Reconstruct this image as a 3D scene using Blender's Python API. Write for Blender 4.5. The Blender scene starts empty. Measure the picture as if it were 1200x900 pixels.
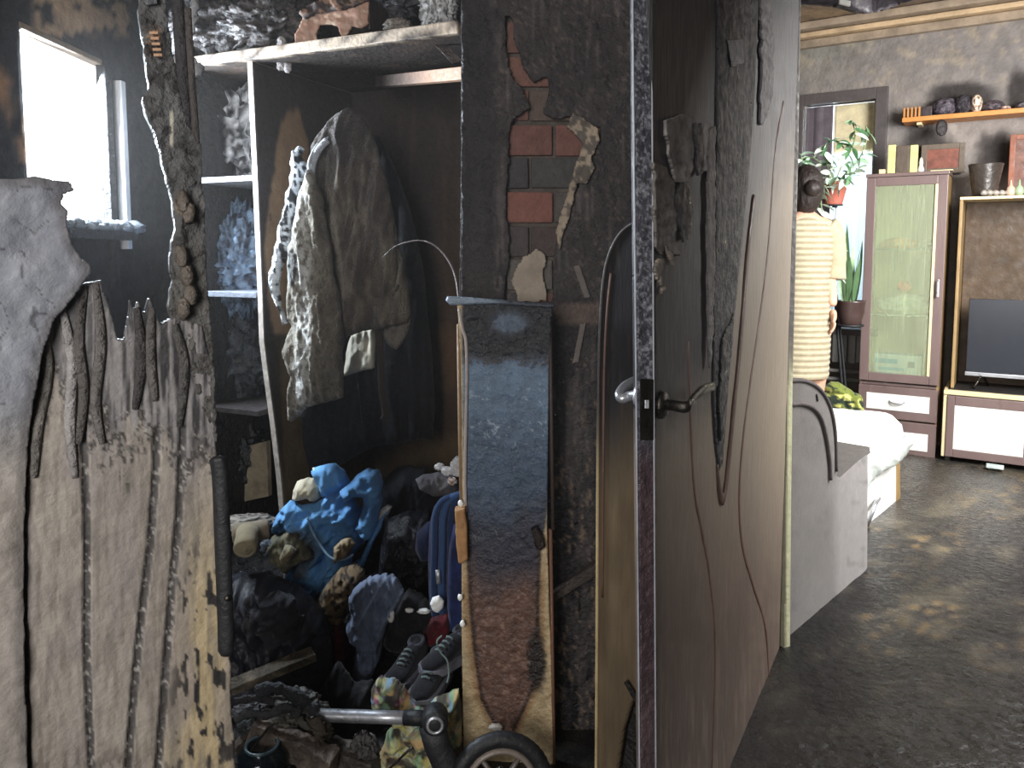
import bpy, bmesh, math, random
import numpy as np
from mathutils import Vector, Matrix, Euler
R=math.radians
SC=bpy.context.scene
COL=SC.collection
random.seed(4)
# ------------------------------------------------------------------ camera
F=900.0; PX0,PY0=600.0,374.0; TH=R(5.0); CAMZ=1.30
cam=bpy.data.cameras.new('camera'); cam.sensor_width=36.0; cam.lens=27.0
cam.shift_y=-(450-PY0)/1200.0; cam.clip_start=0.02
co=bpy.data.objects.new('camera',cam); COL.objects.link(co)
co.location=(0,0,CAMZ); co.rotation_euler=(R(90)-TH,0,0)
SC.camera=co
# ------------------------------------------------------------------ exposure
vs=SC.view_settings
vs.view_transform='Standard'; vs.look='None'; vs.gamma=1.0; vs.use_curve_mapping=False
vs.exposure=0.7
# ------------------------------------------------------------------ sky
wd=bpy.data.worlds.new('sky'); SC.world=wd; wd.use_nodes=True
wb=wd.node_tree.nodes['Background']; wb.inputs[0].default_value=(0.92,0.96,1.0,1); wb.inputs[1].default_value=2.2
# ------------------------------------------------------------------ daylight at the windows, plus an added hall fill
def area(name,loc,target,sx,sy,power,color):
    l=bpy.data.lights.new(name,'AREA'); l.shape='RECTANGLE'; l.size=sx; l.size_y=sy; l.energy=power; l.color=color
    o=bpy.data.objects.new(name,l); COL.objects.link(o); o.location=loc
    d=Vector(target)-Vector(loc); o.rotation_euler=d.to_track_quat('-Z','Y').to_euler(); return o
area('daylight_left',(-1.50,2.40,1.66),(-0.3,2.25,1.1),0.5,0.5,52,(0.80,0.90,1.0))
area('hall_fill',(-0.85,-1.3,1.6),(-0.2,2.0,1.0),1.0,1.5,42,(1.0,0.97,0.93))  # added fill behind the camera; no opening is built there
area('daylight_living',(2.75,2.5,1.75),(1.9,4.6,0.5),1.3,1.3,150,(1.0,0.98,0.95))
area('daylight_plants',(2.25,6.35,1.9),(1.9,4.3,1.1),0.8,1.2,60,(0.86,0.95,1.0))
# ------------------------------------------------------------------ noise
def _h(i,j,k,s):
    v=np.sin(i*127.1+j*311.7+k*74.7+s*53.3)*43758.5453
    return v-np.floor(v)
def vn(x,y,z=0.0,s=0):
    x=np.asarray(x,float); y=np.asarray(y,float); z=np.asarray(z,float)+np.zeros_like(x)
    xi,yi,zi=np.floor(x),np.floor(y),np.floor(z); fx,fy,fz=x-xi,y-yi,z-zi
    fx=fx*fx*(3-2*fx); fy=fy*fy*(3-2*fy); fz=fz*fz*(3-2*fz)
    def L(k):
        a=_h(xi,yi,zi+k,s); b=_h(xi+1,yi,zi+k,s); c=_h(xi,yi+1,zi+k,s); d=_h(xi+1,yi+1,zi+k,s)
        return (a*(1-fx)+b*fx)*(1-fy)+(c*(1-fx)+d*fx)*fy
    return L(0)*(1-fz)+L(1)*fz
def fb(x,y,z=0.0,o=4,s=0):
    t=0;a=0.5;n=0
    for i in range(o):
        t=t+a*vn(np.asarray(x)*2**i,np.asarray(y)*2**i,np.asarray(z)*2**i,s+i*7); n+=a; a*=0.5
    return t/n
def rid(x,y,z=0.0,o=3,s=0):
    t=0;a=0.5;n=0
    for i in range(o):
        t=t+a*(1-np.abs(2*vn(np.asarray(x)*2**i,np.asarray(y)*2**i,np.asarray(z)*2**i,s+i*7)-1)); n+=a; a*=0.5
    return t/n
def sm(a,b,x):
    t=np.clip((np.asarray(x,float)-a)/(b-a),0,1); return t*t*(3-2*t)
def mixc(a,b,t):
    a=np.asarray(a,float); b=np.asarray(b,float); t=np.asarray(t)[...,None]; return a*(1-t)+b*t
def const(c,x): return np.asarray(c,float)+np.zeros(np.shape(x)+(3,))
def s2l(c):
    c=np.clip(np.asarray(c,float)/255.0,0,1); return np.where(c<=0.04045,c/12.92,((c+0.055)/1.055)**2.4)
# ------------------------------------------------------------------ camera geometry: pixel -> place
def ray(px,py):
    x=(np.asarray(px,float)-PX0)/F; y=-(np.asarray(py,float)-PY0)/F
    c,s=math.cos(TH),math.sin(TH)
    return np.stack([x+0*y,c+y*s+0*x,-s+y*c+0*x],-1)
def W(px,py,Y):
    d=ray(px,py); t=np.asarray(Y)/d[...,1]
    p=d*t[...,None]; p[...,2]+=CAMZ; return p
def proj(p):
    p=np.asarray(p,float); x=p[...,0]; y=p[...,1]; z=p[...,2]-CAMZ
    c,s=math.cos(TH),math.sin(TH)
    f=y*c-z*s; u=y*s+z*c; f=np.maximum(f,0.05)
    return PX0+F*x/f, PY0-F*u/f
class Plane:                         # upright plane through two (column, depth) places
    def __init__(s,a,b):
        A=W(a[0],295.3,a[1]); B=W(b[0],295.3,b[1])
        s.A=A[:2]; d=B[:2]-A[:2]; s.d=d/np.linalg.norm(d); n=np.array([-s.d[1],s.d[0]])
        if n@s.A>0: n=-n
        s.n2=n; s.n=np.array([n[0],n[1],0.0])
    def at(s,px,py,off=0.0):
        d=ray(px,py); A=s.A+s.n2*off
        t=(s.n2@A)/(d[...,0]*s.n2[0]+d[...,1]*s.n2[1])
        p=d*t[...,None]; p[...,2]+=CAMZ; return p
def FP(Y): return Plane((0,Y),(1200,Y))
# ------------------------------------------------------------------ objects
def setp(o,label=None,cat=None,group=None,kind=None):
    if label: o['label']=label
    if cat: o['category']=cat
    if group: o['group']=group
    if kind: o['kind']=kind
    return o
def thing(name,label,cat,loc=(0,0,0),group=None,kind=None):
    o=bpy.data.objects.new(name,None); COL.objects.link(o); o.location=[float(v) for v in loc]; o.empty_display_size=0.05
    o['wl']=[float(v) for v in loc]
    return setp(o,label,cat,group,kind)
def wl(o): return np.array(list(o['wl'])) if o is not None else np.zeros(3)
def mk(name,V,faces,mat,parent=None,col=None,smooth=True,recalc=True,origin=None):
    V=np.asarray(V,float).reshape(-1,3)
    if origin is None:
        if parent is None:
            lo,hi=V.min(0),V.max(0); origin=np.array([(lo[0]+hi[0])/2,(lo[1]+hi[1])/2,lo[2]])
        else: origin=wl(parent)
    origin=np.asarray(origin,float)
    me=bpy.data.meshes.new(name); me.from_pydata((V-origin).tolist(),[],[list(map(int,f)) for f in faces]); me.update()
    if recalc:
        bm=bmesh.new(); bm.from_mesh(me); bmesh.ops.recalc_face_normals(bm,faces=bm.faces); bm.to_mesh(me); bm.free()
    if smooth: me.polygons.foreach_set('use_smooth',[True]*len(me.polygons))
    if col is not None:
        c=np.ones((len(V),4)); c[:,:3]=s2l(col)
        at=me.color_attributes.new('Col','FLOAT_COLOR','POINT'); at.data.foreach_set('color',c.astype(np.float32).ravel())
    if mat: me.materials.append(mat)
    o=bpy.data.objects.new(name,me); COL.objects.link(o); o['wl']=[float(v) for v in origin]
    if parent is not None:
        o.parent=parent; o.location=[float(v) for v in (origin-wl(parent))]
    else: o.location=[float(v) for v in origin]
    return o
def polydist(poly,U,V):
    P=np.asarray(poly,float); n=len(P); best=np.full(U.shape,1e9); cu=np.zeros(U.shape); cv=np.zeros(U.shape); ins=np.zeros(U.shape,bool)
    for i in range(n):
        x1,y1=P[i]; x2,y2=P[(i+1)%n]; dx,dy=x2-x1,y2-y1; L=dx*dx+dy*dy
        if L<1e-12: continue
        t=np.clip(((U-x1)*dx+(V-y1)*dy)/L,0,1); qx=x1+t*dx; qy=y1+t*dy; d=np.hypot(U-qx,V-qy)
        m=d<best; best=np.where(m,d,best); cu=np.where(m,qx,cu); cv=np.where(m,qy,cv)
        if abs(dy)>1e-12:
            c=((y1>V)!=(y2>V))&(U<(x2-x1)*(V-y1)/dy+x1); ins^=c
    return np.where(ins,best,-best),cu,cv
def rough_poly(poly,step,amp,seed=0):
    P=np.asarray(poly,float); out=[]; r=random.Random(seed)
    for i in range(len(P)):
        a,b=P[i],P[(i+1)%len(P)]; L=np.linalg.norm(b-a); k=max(1,int(L/step))
        for j in range(k):
            q=a+(b-a)*j/k
            if j or True: q=q+np.array([r.uniform(-amp,amp),r.uniform(-amp,amp)])
            out.append(q)
    return np.array(out)
def sheet(name,poly,mat,plane=None,mapf=None,nrm=None,res=3.0,thick=0.02,disp=None,col=None,cuts=(),puff=0.0,pr=30.0,parent=None,off=0.0,smooth=True,**kw):
    """solid sheet over a 2-D outline; (u,v) are columns/rows on an upright plane, or any mapf(u,v)."""
    P=np.asarray(poly,float)
    us=np.arange(P[:,0].min()-res,P[:,0].max()+2*res,res); vs_=np.arange(P[:,1].min()-res,P[:,1].max()+2*res,res)
    U,V=np.meshgrid(us,vs_); sd,cu,cv=polydist(P,U,V)
    for c in cuts:
        s2,c2,d2=polydist(c,U,V); s2=-s2; inside=(sd>0)&(s2>0)
        near=np.abs(s2)<np.abs(sd); nsd=np.where(inside,np.minimum(sd,s2),np.where(sd>0,s2,sd))
        cu=np.where(near,c2,cu); cv=np.where(near,d2,cv); sd=nsd
    keep=sd>-0.62*res
    snap=keep&(sd<0.38*res); U=np.where(snap,cu,U); V=np.where(snap,cv,V); sd=np.where(snap,0,sd)
    cell=keep[:-1,:-1]&keep[1:,:-1]&keep[:-1,1:]&keep[1:,1:]
    # drop cells that lie wholly on the outline outside
    used=np.zeros(keep.shape,bool); used[:-1,:-1]|=cell; used[1:,:-1]|=cell; used[:-1,1:]|=cell; used[1:,1:]|=cell
    idx=-np.ones(keep.shape,int); n=used.sum(); idx[used]=np.arange(n)
    u=U[used]; v=V[used]; s=sd[used]
    if plane is not None: base=plane.at(u,v,off); N=plane.n
    else: base=mapf(u,v); N=np.asarray(nrm,float)
    pf=puff*np.sqrt(np.clip(1-(1-np.clip(s/pr,0,1))**2,0,1)) if puff else 0
    d=disp(u,v,s) if disp else 0.0
    front=base+N*(np.asarray(d+pf)+np.zeros(n))[:,None]
    back=base-N*(thick+0.7*np.asarray(pf)+np.zeros(n))[:,None]+ (N*(np.asarray(d)*(1.0 if puff else 0.0)+np.zeros(n))[:,None])
    a=idx[:-1,:-1][cell]; b=idx[:-1,1:][cell]; c=idx[1:,1:][cell]; e=idx[1:,:-1][cell]
    q=np.stack([a,b,c,e],-1); faces=q.tolist()+(q[:,::-1]+n).tolist()
    ed={}
    for f in q.tolist():
        for k in range(4):
            x,y=f[k],f[(k+1)%4]; key=(min(x,y),max(x,y)); ed[key]=None if key in ed else (x,y)
    for val in ed.values():
        if val: x,y=val; faces.append([y,x,x+n,y+n])
    V3=np.concatenate([front,back]); cc=None
    if col is not None:
        ppx,ppy=(u,v) if plane is not None else proj(base)
        if kw.get('uvcol'): ppx,ppy=u,v
        c=col(ppx,ppy) if callable(col) else const(col,u); cc=np.concatenate([c,c])
    return mk(name,V3,faces,mat,parent,cc,smooth,recalc=False,origin=kw.get('origin'))
def boxpts(o,ux,uy,uz):
    o,ux,uy,uz=map(lambda q:np.asarray(q,float),(o,ux,uy,uz))
    return np.array([o,o+ux,o+ux+uy,o+uy,o+uz,o+ux+uz,o+ux+uy+uz,o+uy+uz])
BF=[[0,3,2,1],[4,5,6,7],[0,1,5,4],[1,2,6,5],[2,3,7,6],[3,0,4,7]]
def obox(name,o,ux,uy,uz,mat,parent=None,bev=0.003,col=None,seg=2,jit=0.0):
    P=boxpts(o,ux,uy,uz)
    if jit:
        P=P+np.array([[random.uniform(-jit,jit) for _ in range(3)] for _ in range(8)])
    ob=mk(name,P,BF,mat,parent,None,smooth=False)
    if bev:
        bm=bmesh.new(); bm.from_mesh(ob.data); bmesh.ops.bevel(bm,geom=list(bm.edges),offset=bev,segments=seg,affect='EDGES',profile=0.6); bm.to_mesh(ob.data); bm.free()
    if col is not None: setcol(ob,col)
    return ob
def setcol(ob,col):
    me=ob.data; n=len(me.vertices); at=me.color_attributes.new('Col','FLOAT_COLOR','POINT')
    c=np.ones((n,4)); c[:,:3]=s2l(const(col,np.zeros(n))); at.data.foreach_set('color',c.astype(np.float32).ravel())
def bboxw(name,x0,x1,y0,y1,z0,z1,mat,parent=None,bev=0.003,**k):
    return obox(name,(x0,y0,z0),(x1-x0,0,0),(0,y1-y0,0),(0,0,z1-z0),mat,parent,bev,**k)
def tube(name,pts,rad,mat,parent=None,seg=10,col=None,flat=None,caps=True):
    """swept tube; rad number or list; flat=(a,b,upvector) makes an elliptic/ribbon section"""
    P=[Vector(p) for p in pts]; n=len(P); rr=rad if hasattr(rad,'__len__') else [rad]*n
    V=[];F_=[]; up=Vector((0,0,1)); prev=None
    for i,p in enumerate(P):
        t=(P[min(i+1,n-1)]-P[max(i-1,0)]).normalized()
        if flat is not None: a=Vector(flat[2])
        elif prev is None: a=up if abs(t.z)<0.9 else Vector((1,0,0))
        else: a=prev
        x=(a-t*a.dot(t)).normalized(); y=t.cross(x); prev=x
        for k in range(seg):
            an=2*math.pi*k/seg; ca,sa=math.cos(an),math.sin(an)
            if flat is not None: V.append(p+x*ca*flat[0]*rr[i]+y*sa*flat[1]*rr[i])
            else: V.append(p+(x*ca+y*sa)*rr[i])
    for i in range(n-1):
        for k in range(seg):
            F_.append([i*seg+k,i*seg+(k+1)%seg,(i+1)*seg+(k+1)%seg,(i+1)*seg+k])
    if caps: F_.append(list(range(seg))[::-1]); F_.append([(n-1)*seg+k for k in range(seg)])
    V=np.array([list(v) for v in V])
    return mk(name,V,F_,mat,parent,None if col is None else const(col,V[:,0]))
def smoothpts(pts,k=6):
    P=[Vector(p) for p in pts]; out=[]
    for i in range(len(P)-1):
        p0=P[max(i-1,0)];p1=P[i];p2=P[i+1];p3=P[min(i+2,len(P)-1)]
        for j in range(k):
            t=j/k; out.append(0.5*((2*p1)+(p2-p0)*t+(2*p0-5*p1+4*p2-p3)*t*t+(3*p1-p0-3*p2+p3)*t**3))
    out.append(P[-1]); return out
def lathe(name,prof,center,mat,parent=None,axis=(0,0,1),seg=32,col=None,arc=None):
    ax=Vector(axis).normalized(); q=Vector((0,0,1)).rotation_difference(ax); V=[];F_=[]
    for r,h in prof:
        for k in range(seg):
            an=2*math.pi*k/seg; v=q@Vector((r*math.cos(an),r*math.sin(an),h)); V.append([v.x+center[0],v.y+center[1],v.z+center[2]])
    m=len(prof)
    for i in range(m-1):
        for k in range(seg): F_.append([i*seg+k,i*seg+(k+1)%seg,(i+1)*seg+(k+1)%seg,(i+1)*seg+k])
    if prof[0][0]>1e-5: F_.append(list(range(seg)))
    if prof[-1][0]>1e-5: F_.append([(m-1)*seg+k for k in range(seg)])
    V=np.array(V)
    return mk(name,V,F_,mat,parent,None if col is None else const(col,V[:,0]))
def torus(name,center,Rm,rm,axis,mat,parent=None,seg=48,seg2=12,squash=1.0,tread=0.0,col=None):
    q=Vector((0,0,1)).rotation_difference(Vector(axis).normalized()); V=[];F_=[]
    for i in range(seg):
        a=2*math.pi*i/seg
        for k in range(seg2):
            b=2*math.pi*k/seg2; rr=rm*(1+ (tread if (i%2 and math.cos(b)>0.3) else 0))
            v=q@Vector(((Rm+rr*math.cos(b))*math.cos(a),(Rm+rr*math.cos(b))*math.sin(a),rm*squash*math.sin(b)))
            V.append([v.x+center[0],v.y+center[1],v.z+center[2]])
    for i in range(seg):
        for k in range(seg2):
            F_.append([i*seg2+k,((i+1)%seg)*seg2+k,((i+1)%seg)*seg2+(k+1)%seg2,i*seg2+(k+1)%seg2])
    V=np.array(V); return mk(name,V,F_,mat,parent,None if col is None else const(col,V[:,0]))
_ico={}
def ico(sub):
    if sub not in _ico:
        bm=bmesh.new(); bmesh.ops.create_icosphere(bm,subdivisions=sub,radius=1); bm.verts.ensure_lookup_table()
        _ico[sub]=(np.array([v.co[:] for v in bm.verts]),[[v.index for v in f.verts] for f in bm.faces]); bm.free()
    return _ico[sub]
def lump(name,c,size,mat,parent=None,rot=(0,0,0),seed=0,amp=0.25,freq=2.0,fine=0.06,ff=7.0,sub=5,col=None,box=0.0,stretch=(1,1,1)):
    """crumpled cloth-like body: unit ball pushed in and out by ridged folds, scaled to its half-sizes"""
    V,Fc=ico(sub); V=V.copy()
    if box:
        m=np.abs(V).max(1,keepdims=True); V=V*(1-box)+V/m*box*0.85
    D=V/np.linalg.norm(V,axis=1,keepdims=True)
    sx,sy,sz=stretch
    wx=fb(D[:,0]*1.5+5,D[:,1]*1.5,D[:,2]*1.5,2,seed+3)*2
    r=1+amp*(rid(D[:,0]*freq*sx+wx+9,D[:,1]*freq*sy+4,D[:,2]*freq*sz+7,3,seed)-0.55)*2+fine*(rid(D[:,0]*ff*sx+wx*2,D[:,1]*ff*sy,D[:,2]*ff*sz,3,seed+11)-0.5)*2
    V=V*r[:,None]*np.asarray(size,float)
    M=np.array(Euler(rot).to_matrix()); V=V@M.T+np.asarray(c,float)
    cc=None
    if col is not None: cc=col(D,r) if callable(col) else const(col,r)
    return mk(name,V,Fc,mat,parent,cc,recalc=False)
def at(px,py,Y): return W(px,py,Y)
def S(Y): return Y/F      # metres per pixel at depth Y
# ------------------------------------------------------------------ materials
def nodes(name):
    m=bpy.data.materials.new(name); m.use_nodes=True; nt=m.node_tree; b=nt.nodes['Principled BSDF']; return m,nt,b
def N(nt,t,**k):
    n=nt.nodes.new(t)
    for a,v in k.items(): setattr(n,a,v)
    return n
def setin(b,k,v):
    if k in b.inputs: b.inputs[k].default_value=v
def mat(name,rgb=None,rough=0.7,bump=0.3,bs=40.0,var=0.25,vs_=12.0,metal=0.0,spec=0.5,sheen=0.0,vec=(1,1,1),rvar=0.15,coat=0.0,bd=0.01,wr=0.0,wsc=9.0):
    """rgb None: colour from the mesh's painted colour; both get procedural variation, relief and gloss variation"""
    m,nt,b=nodes(name); L=nt.links.new
    tc=N(nt,'ShaderNodeTexCoord'); mp=N(nt,'ShaderNodeMapping'); mp.inputs['Scale'].default_value=vec; L(tc.outputs['Object'],mp.inputs['Vector'])
    n1=N(nt,'ShaderNodeTexNoise'); n1.inputs['Scale'].default_value=vs_; n1.inputs['Detail'].default_value=8; n1.inputs['Roughness'].default_value=0.65; L(mp.outputs[0],n1.inputs['Vector'])
    mr=N(nt,'ShaderNodeMapRange'); mr.inputs['From Min'].default_value=0.3; mr.inputs['From Max'].default_value=0.7; mr.inputs['To Min'].default_value=1-var; mr.inputs['To Max'].default_value=1+var; L(n1.outputs['Fac'],mr.inputs['Value'])
    vm=N(nt,'ShaderNodeVectorMath',operation='SCALE')
    if rgb is None:
        a=N(nt,'ShaderNodeAttribute'); a.attribute_name='Col'; L(a.outputs['Color'],vm.inputs[0])
    else:
        c=N(nt,'ShaderNodeRGB'); lin=s2l(rgb); c.outputs[0].default_value=(*lin,1); L(c.outputs[0],vm.inputs[0])
    L(mr.outputs[0],vm.inputs['Scale']); L(vm.outputs[0],b.inputs['Base Color'])
    setin(b,'Metallic',metal); setin(b,'Specular IOR Level',spec); setin(b,'Sheen Weight',sheen); setin(b,'Coat Weight',coat)
    mr2=N(nt,'ShaderNodeMapRange'); mr2.inputs['From Min'].default_value=0.3; mr2.inputs['From Max'].default_value=0.7; mr2.inputs['To Min'].default_value=max(rough-rvar,0.03); mr2.inputs['To Max'].default_value=min(rough+rvar,1); 
    n3=N(nt,'ShaderNodeTexNoise'); n3.inputs['Scale'].default_value=vs_*2.3; n3.inputs['Detail'].default_value=4; L(mp.outputs[0],n3.inputs['Vector']); L(n3.outputs['Fac'],mr2.inputs['Value']); L(mr2.outputs[0],b.inputs['Roughness'])
    if bump:
        n2=N(nt,'ShaderNodeTexNoise'); n2.inputs['Scale'].default_value=bs; n2.inputs['Detail'].default_value=6; n2.inputs['Roughness'].default_value=0.6; L(mp.outputs[0],n2.inputs['Vector'])
        bp=N(nt,'ShaderNodeBump'); bp.inputs['Strength'].default_value=bump; bp.inputs['Distance'].default_value=bd; L(n2.outputs['Fac'],bp.inputs['Height']); L(bp.outputs[0],b.inputs['Normal'])
    if wr:
        tcw=N(nt,'ShaderNodeTexNoise'); tcw.noise_type='RIDGED_MULTIFRACTAL'; tcw.inputs['Scale'].default_value=wsc; tcw.inputs['Detail'].default_value=3; tcw.inputs['Distortion'].default_value=0.8; L(mp.outputs[0],tcw.inputs['Vector'])
        b2=N(nt,'ShaderNodeBump'); b2.inputs['Strength'].default_value=wr; b2.inputs['Distance'].default_value=0.022; L(tcw.outputs['Fac'],b2.inputs['Height'])
        if bump: L(bp.outputs[0],b2.inputs['Normal'])
        L(b2.outputs[0],b.inputs['Normal'])
    return m
M_paint=mat('scorched_paint',None,0.62,0.35,70,0.18,25,rvar=0.2)
M_wood=mat('scorched_wood_door',None,0.5,0.3,60,0.14,14,vec=(6,6,0.5),rvar=0.12)
M_char=mat('charred_surface',None,0.5,0.9,45,0.35,18,rvar=0.25,bd=0.02)
M_plaster=mat('sooty_plaster',None,0.85,0.7,22,0.25,9,bd=0.02)
M_cloth=mat('cloth',None,0.9,0.3,220,0.15,30,sheen=0.15,spec=0.2)
M_wrinkle=mat('wrinkled_cloth',None,0.8,0.2,220,0.12,30,sheen=0.1,spec=0.3,wr=0.9,wsc=10.0)
M_crease=mat('creased_nylon',None,0.5,0.2,220,0.12,30,spec=0.4,wr=1.0,wsc=8.0)
M_fleece=mat('matted_fleece',None,0.95,1.0,150,0.3,40,sheen=0.3,spec=0.2,bd=0.02)
M_gloss=mat('melted_gloss',None,0.35,0.7,40,0.3,20,rvar=0.2,bd=0.02)
M_black=mat('soot_black',(24,24,27),0.6,0.8,40,0.4,15,bd=0.02)
M_nylon=mat('black_nylon',(22,23,28),0.45,0.3,50,0.2,15,sheen=0.1)
M_steel=mat('brushed_steel',(176,178,184),0.38,0.1,80,0.1,20,metal=0.7)
M_dmetal=mat('smoked_metal',(70,66,62),0.35,0.3,60,0.2,20,metal=0.9)
M_rubber=mat('rubber',(26,28,32),0.55,0.3,80,0.2,20)
M_white=mat('white_lacquer',(236,236,232),0.35,0.05,40,0.04,8)
M_brick=mat('brick_face',None,0.9,0.8,60,0.25,30,bd=0.015)
M_plastic=mat('plastic',None,0.4,0.1,40,0.08,10)
M_leaf=mat('leaf',None,0.45,0.2,60,0.2,20)
def glass(name,tint=(0.9,0.96,0.95),rough=0.05,mixf=0.5,dif=(150,165,150)):
    m,nt,b=nodes(name); L=nt.links.new; out=nt.nodes['Material Output']
    tr=N(nt,'ShaderNodeBsdfTransparent'); tr.inputs[0].default_value=(*tint,1)
    setin(b,'Base Color',(*s2l(dif),1)); setin(b,'Roughness',rough)
    mx=N(nt,'ShaderNodeMixShader'); mx.inputs[0].default_value=mixf; L(tr.outputs[0],mx.inputs[1]); L(b.outputs[0],mx.inputs[2]); L(mx.outputs[0],out.inputs['Surface'])
    return m
# ================================================================== THE SETTING
Lo=np.array([2.68,4.78]); Lu=np.array([0.839,-0.545]); Lv=np.array([0.545,0.839])     # living-room furniture frame: along the wall, into the wall
def LB(u,v,z): return np.array([Lo[0]+Lu[0]*u+Lv[0]*v, Lo[1]+Lu[1]*u+Lv[1]*v, z])
def Lc(px,py,v=0.0):
    d=ray(px,py); A=Lo+Lv*v; t=(Lv@A)/(d[0]*Lv[0]+d[1]*Lv[1]); p=d*t
    return float((p[:2]-Lo)@Lu), float(p[2]+CAMZ)
Lu3=np.array([*Lu,0]); Lv3=np.array([*Lv,0])
def lbox(name,u0,u1,v0,v1,z0,z1,mat_,parent=None,bev=0.004,**k):
    return obox(name,LB(u0,v0,z0),Lu3*(u1-u0),Lv3*(v1-v0),(0,0,z1-z0),mat_,parent,bev,**k)

# floor: wet, scorched boards under soot and flakes
def floorcol(px,py):
    n=fb(px/38,py/15,0,4,3); n2=fb(px/13,py/6,0,4,5); n3=fb(px/90,py/45,0,3,8)
    c=const((33,32,33),px)
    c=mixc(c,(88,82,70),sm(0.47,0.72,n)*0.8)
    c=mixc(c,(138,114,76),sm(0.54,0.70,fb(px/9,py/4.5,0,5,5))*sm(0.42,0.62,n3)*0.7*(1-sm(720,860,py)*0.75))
    c=mixc(c,(118,112,98),sm(680,560,py)*0.35)  # farther floor painted paler for its glossy glare
    c=mixc(c,(10,10,10),sm(0.62,0.40,n3)*sm(600,780,py)*0.8); c=mixc(c,(13,13,15),sm(660,840,py)*0.55)  # nearer floor toned darker towards the camera
    return c
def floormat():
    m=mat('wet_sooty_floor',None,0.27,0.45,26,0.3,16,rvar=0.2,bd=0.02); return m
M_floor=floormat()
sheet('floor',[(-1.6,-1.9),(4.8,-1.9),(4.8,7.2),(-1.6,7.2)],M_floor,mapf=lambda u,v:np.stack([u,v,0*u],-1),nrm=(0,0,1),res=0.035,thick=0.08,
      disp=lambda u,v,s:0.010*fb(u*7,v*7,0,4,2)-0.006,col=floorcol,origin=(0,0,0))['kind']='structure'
def ceilcol(px,py):
    n=fb(px/60,py/12,0,4,13)
    c=mixc(const((150,126,98),px),(84,72,66),sm(0.4,0.62,n)); return mixc(c,(96,84,78),sm(1000,1120,px)*0.7)
sheet('ceiling',[(-1.6,-1.9),(4.8,-1.9),(4.8,7.2),(-1.6,7.2)],M_plaster,mapf=lambda u,v:np.stack([u,v,0*u+2.9],-1),nrm=(0,0,-1),res=0.1,thick=0.08,col=ceilcol,origin=(0,0,2.9))['kind']='structure'
# left outer wall with its small window
wz0,wz1,wy0,wy1=1.37,1.925,2.19,2.67
def leftcol(px,py):
    n=fb(px/25,py/40,0,4,21); c=mixc(const((20,20,25),px),(42,39,40),n)
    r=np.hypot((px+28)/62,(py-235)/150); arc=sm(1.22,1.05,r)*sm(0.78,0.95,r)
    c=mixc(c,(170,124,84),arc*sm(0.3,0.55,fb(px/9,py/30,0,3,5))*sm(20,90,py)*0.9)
    c=mixc(c,(168,140,112),sm(46,40,py)*sm(30,44,px)*sm(160,145,px)*sm(0.3,0.5,fb(px/14,py/9,0,3,31)))
    return c
o=sheet('wall_left',[(-1.9,0),(3.3,0),(3.3,2.9),(-1.9,2.9)],M_plaster,mapf=lambda u,v:np.stack([0*u-1.37,u,v],-1),nrm=(1,0,0),res=0.022,thick=0.03,
      disp=lambda u,v,s:0.008*fb(u*9,v*9,0,3,4),col=leftcol,cuts=([(wy0,wz0),(wy1,wz0),(wy1,wz1),(wy0,wz1)],),origin=(-1.37,0,0)); o['kind']='structure'
def slab(name,x0,x1,y0,y1,z0,z1,m,**k):
    o=bboxw(name,x0,x1,y0,y1,z0,z1,m,bev=0,**k); o['kind']='structure'; return o
slab('wall_rear',-1.6,4.8,-1.95,-1.85,0,2.9,M_black)
slab('wall_wardrobe_side',-1.47,0.42,3.22,3.32,0,2.9,M_black)
slab('wall_partition',0.42,0.50,2.14,7.1,0,2.9,M_black)
slab('wall_jamb_side',0.50,0.62,2.42,2.50,0,2.9,M_black)
# living-room back wall, with its window
VW=0.42
u0,_=Lc(939,250,VW); u1,_=Lc(1022,250,VW); _,zt=Lc(980,121,VW); _,zb=Lc(980,383,VW)
def backcol(px,py):
    n=fb(px/40,py/30,0,5,41); n2=fb(px/12,py/12,0,3,43)
    c=mixc(const((114,110,110),px),(148,140,134),n)
    c=mixc(c,(120,122,112),sm(1060,950,px)*sm(120,40,py)*0.6)
    c=mixc(c,(178,164,138),sm(0.62,0.74,n2)*0.45*sm(140,60,py))
    for (x,y,a,b,w) in ((1130,112,42,16,.8),(1085,178,30,34,.75),(1168,182,26,30,.8),(1195,110,16,30,.8)):
        c=mixc(c,(36,32,32),w*sm(1.25,0.6,np.hypot((px-x)/a,(py-y)/b)+0.4*(n2-0.5)))
    c=mixc(c,(62,54,44),sm(225,245,py)*0.5)
    return c
sheet('wall_back',[(-3.2,0),(1.5,0),(1.5,2.9),(-3.2,2.9)],M_plaster,mapf=lambda u,v:np.stack([Lo[0]+Lu[0]*u+Lv[0]*VW,Lo[1]+Lu[1]*u+Lv[1]*VW,v],-1),nrm=(-Lv[0],-Lv[1],0),
      res=0.02,thick=0.14,disp=lambda u,v,s:0.006*fb(u*14,v*14,0,4,9),col=backcol,cuts=([(u0,zb),(u1,zb),(u1,zt),(u0,zt)],),origin=(Lo[0],Lo[1],0))['kind']='structure'
w2=thing('window_2','dark framed living room window behind the hanging plants','window',LB(u0,VW,zb),kind='structure')
M_frame=mat('smoked_frame',(82,76,76),0.5,0.2,60,0.15,20)
t=0.075
lbox('window_frame',u0-t,u0,VW-0.04,VW+0.06,zb-t,zt+t,M_frame,w2); lbox('window_frame',u1,u1+t,VW-0.04,VW+0.06,zb-t,zt+t,M_frame,w2)
lbox('window_frame',u0,u1,VW-0.04,VW+0.06,zt,zt+t,M_frame,w2); lbox('window_sill',u0-t,u1+t,VW-0.12,VW+0.06,zb-t*0.6,zb,M_frame,w2)
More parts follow.
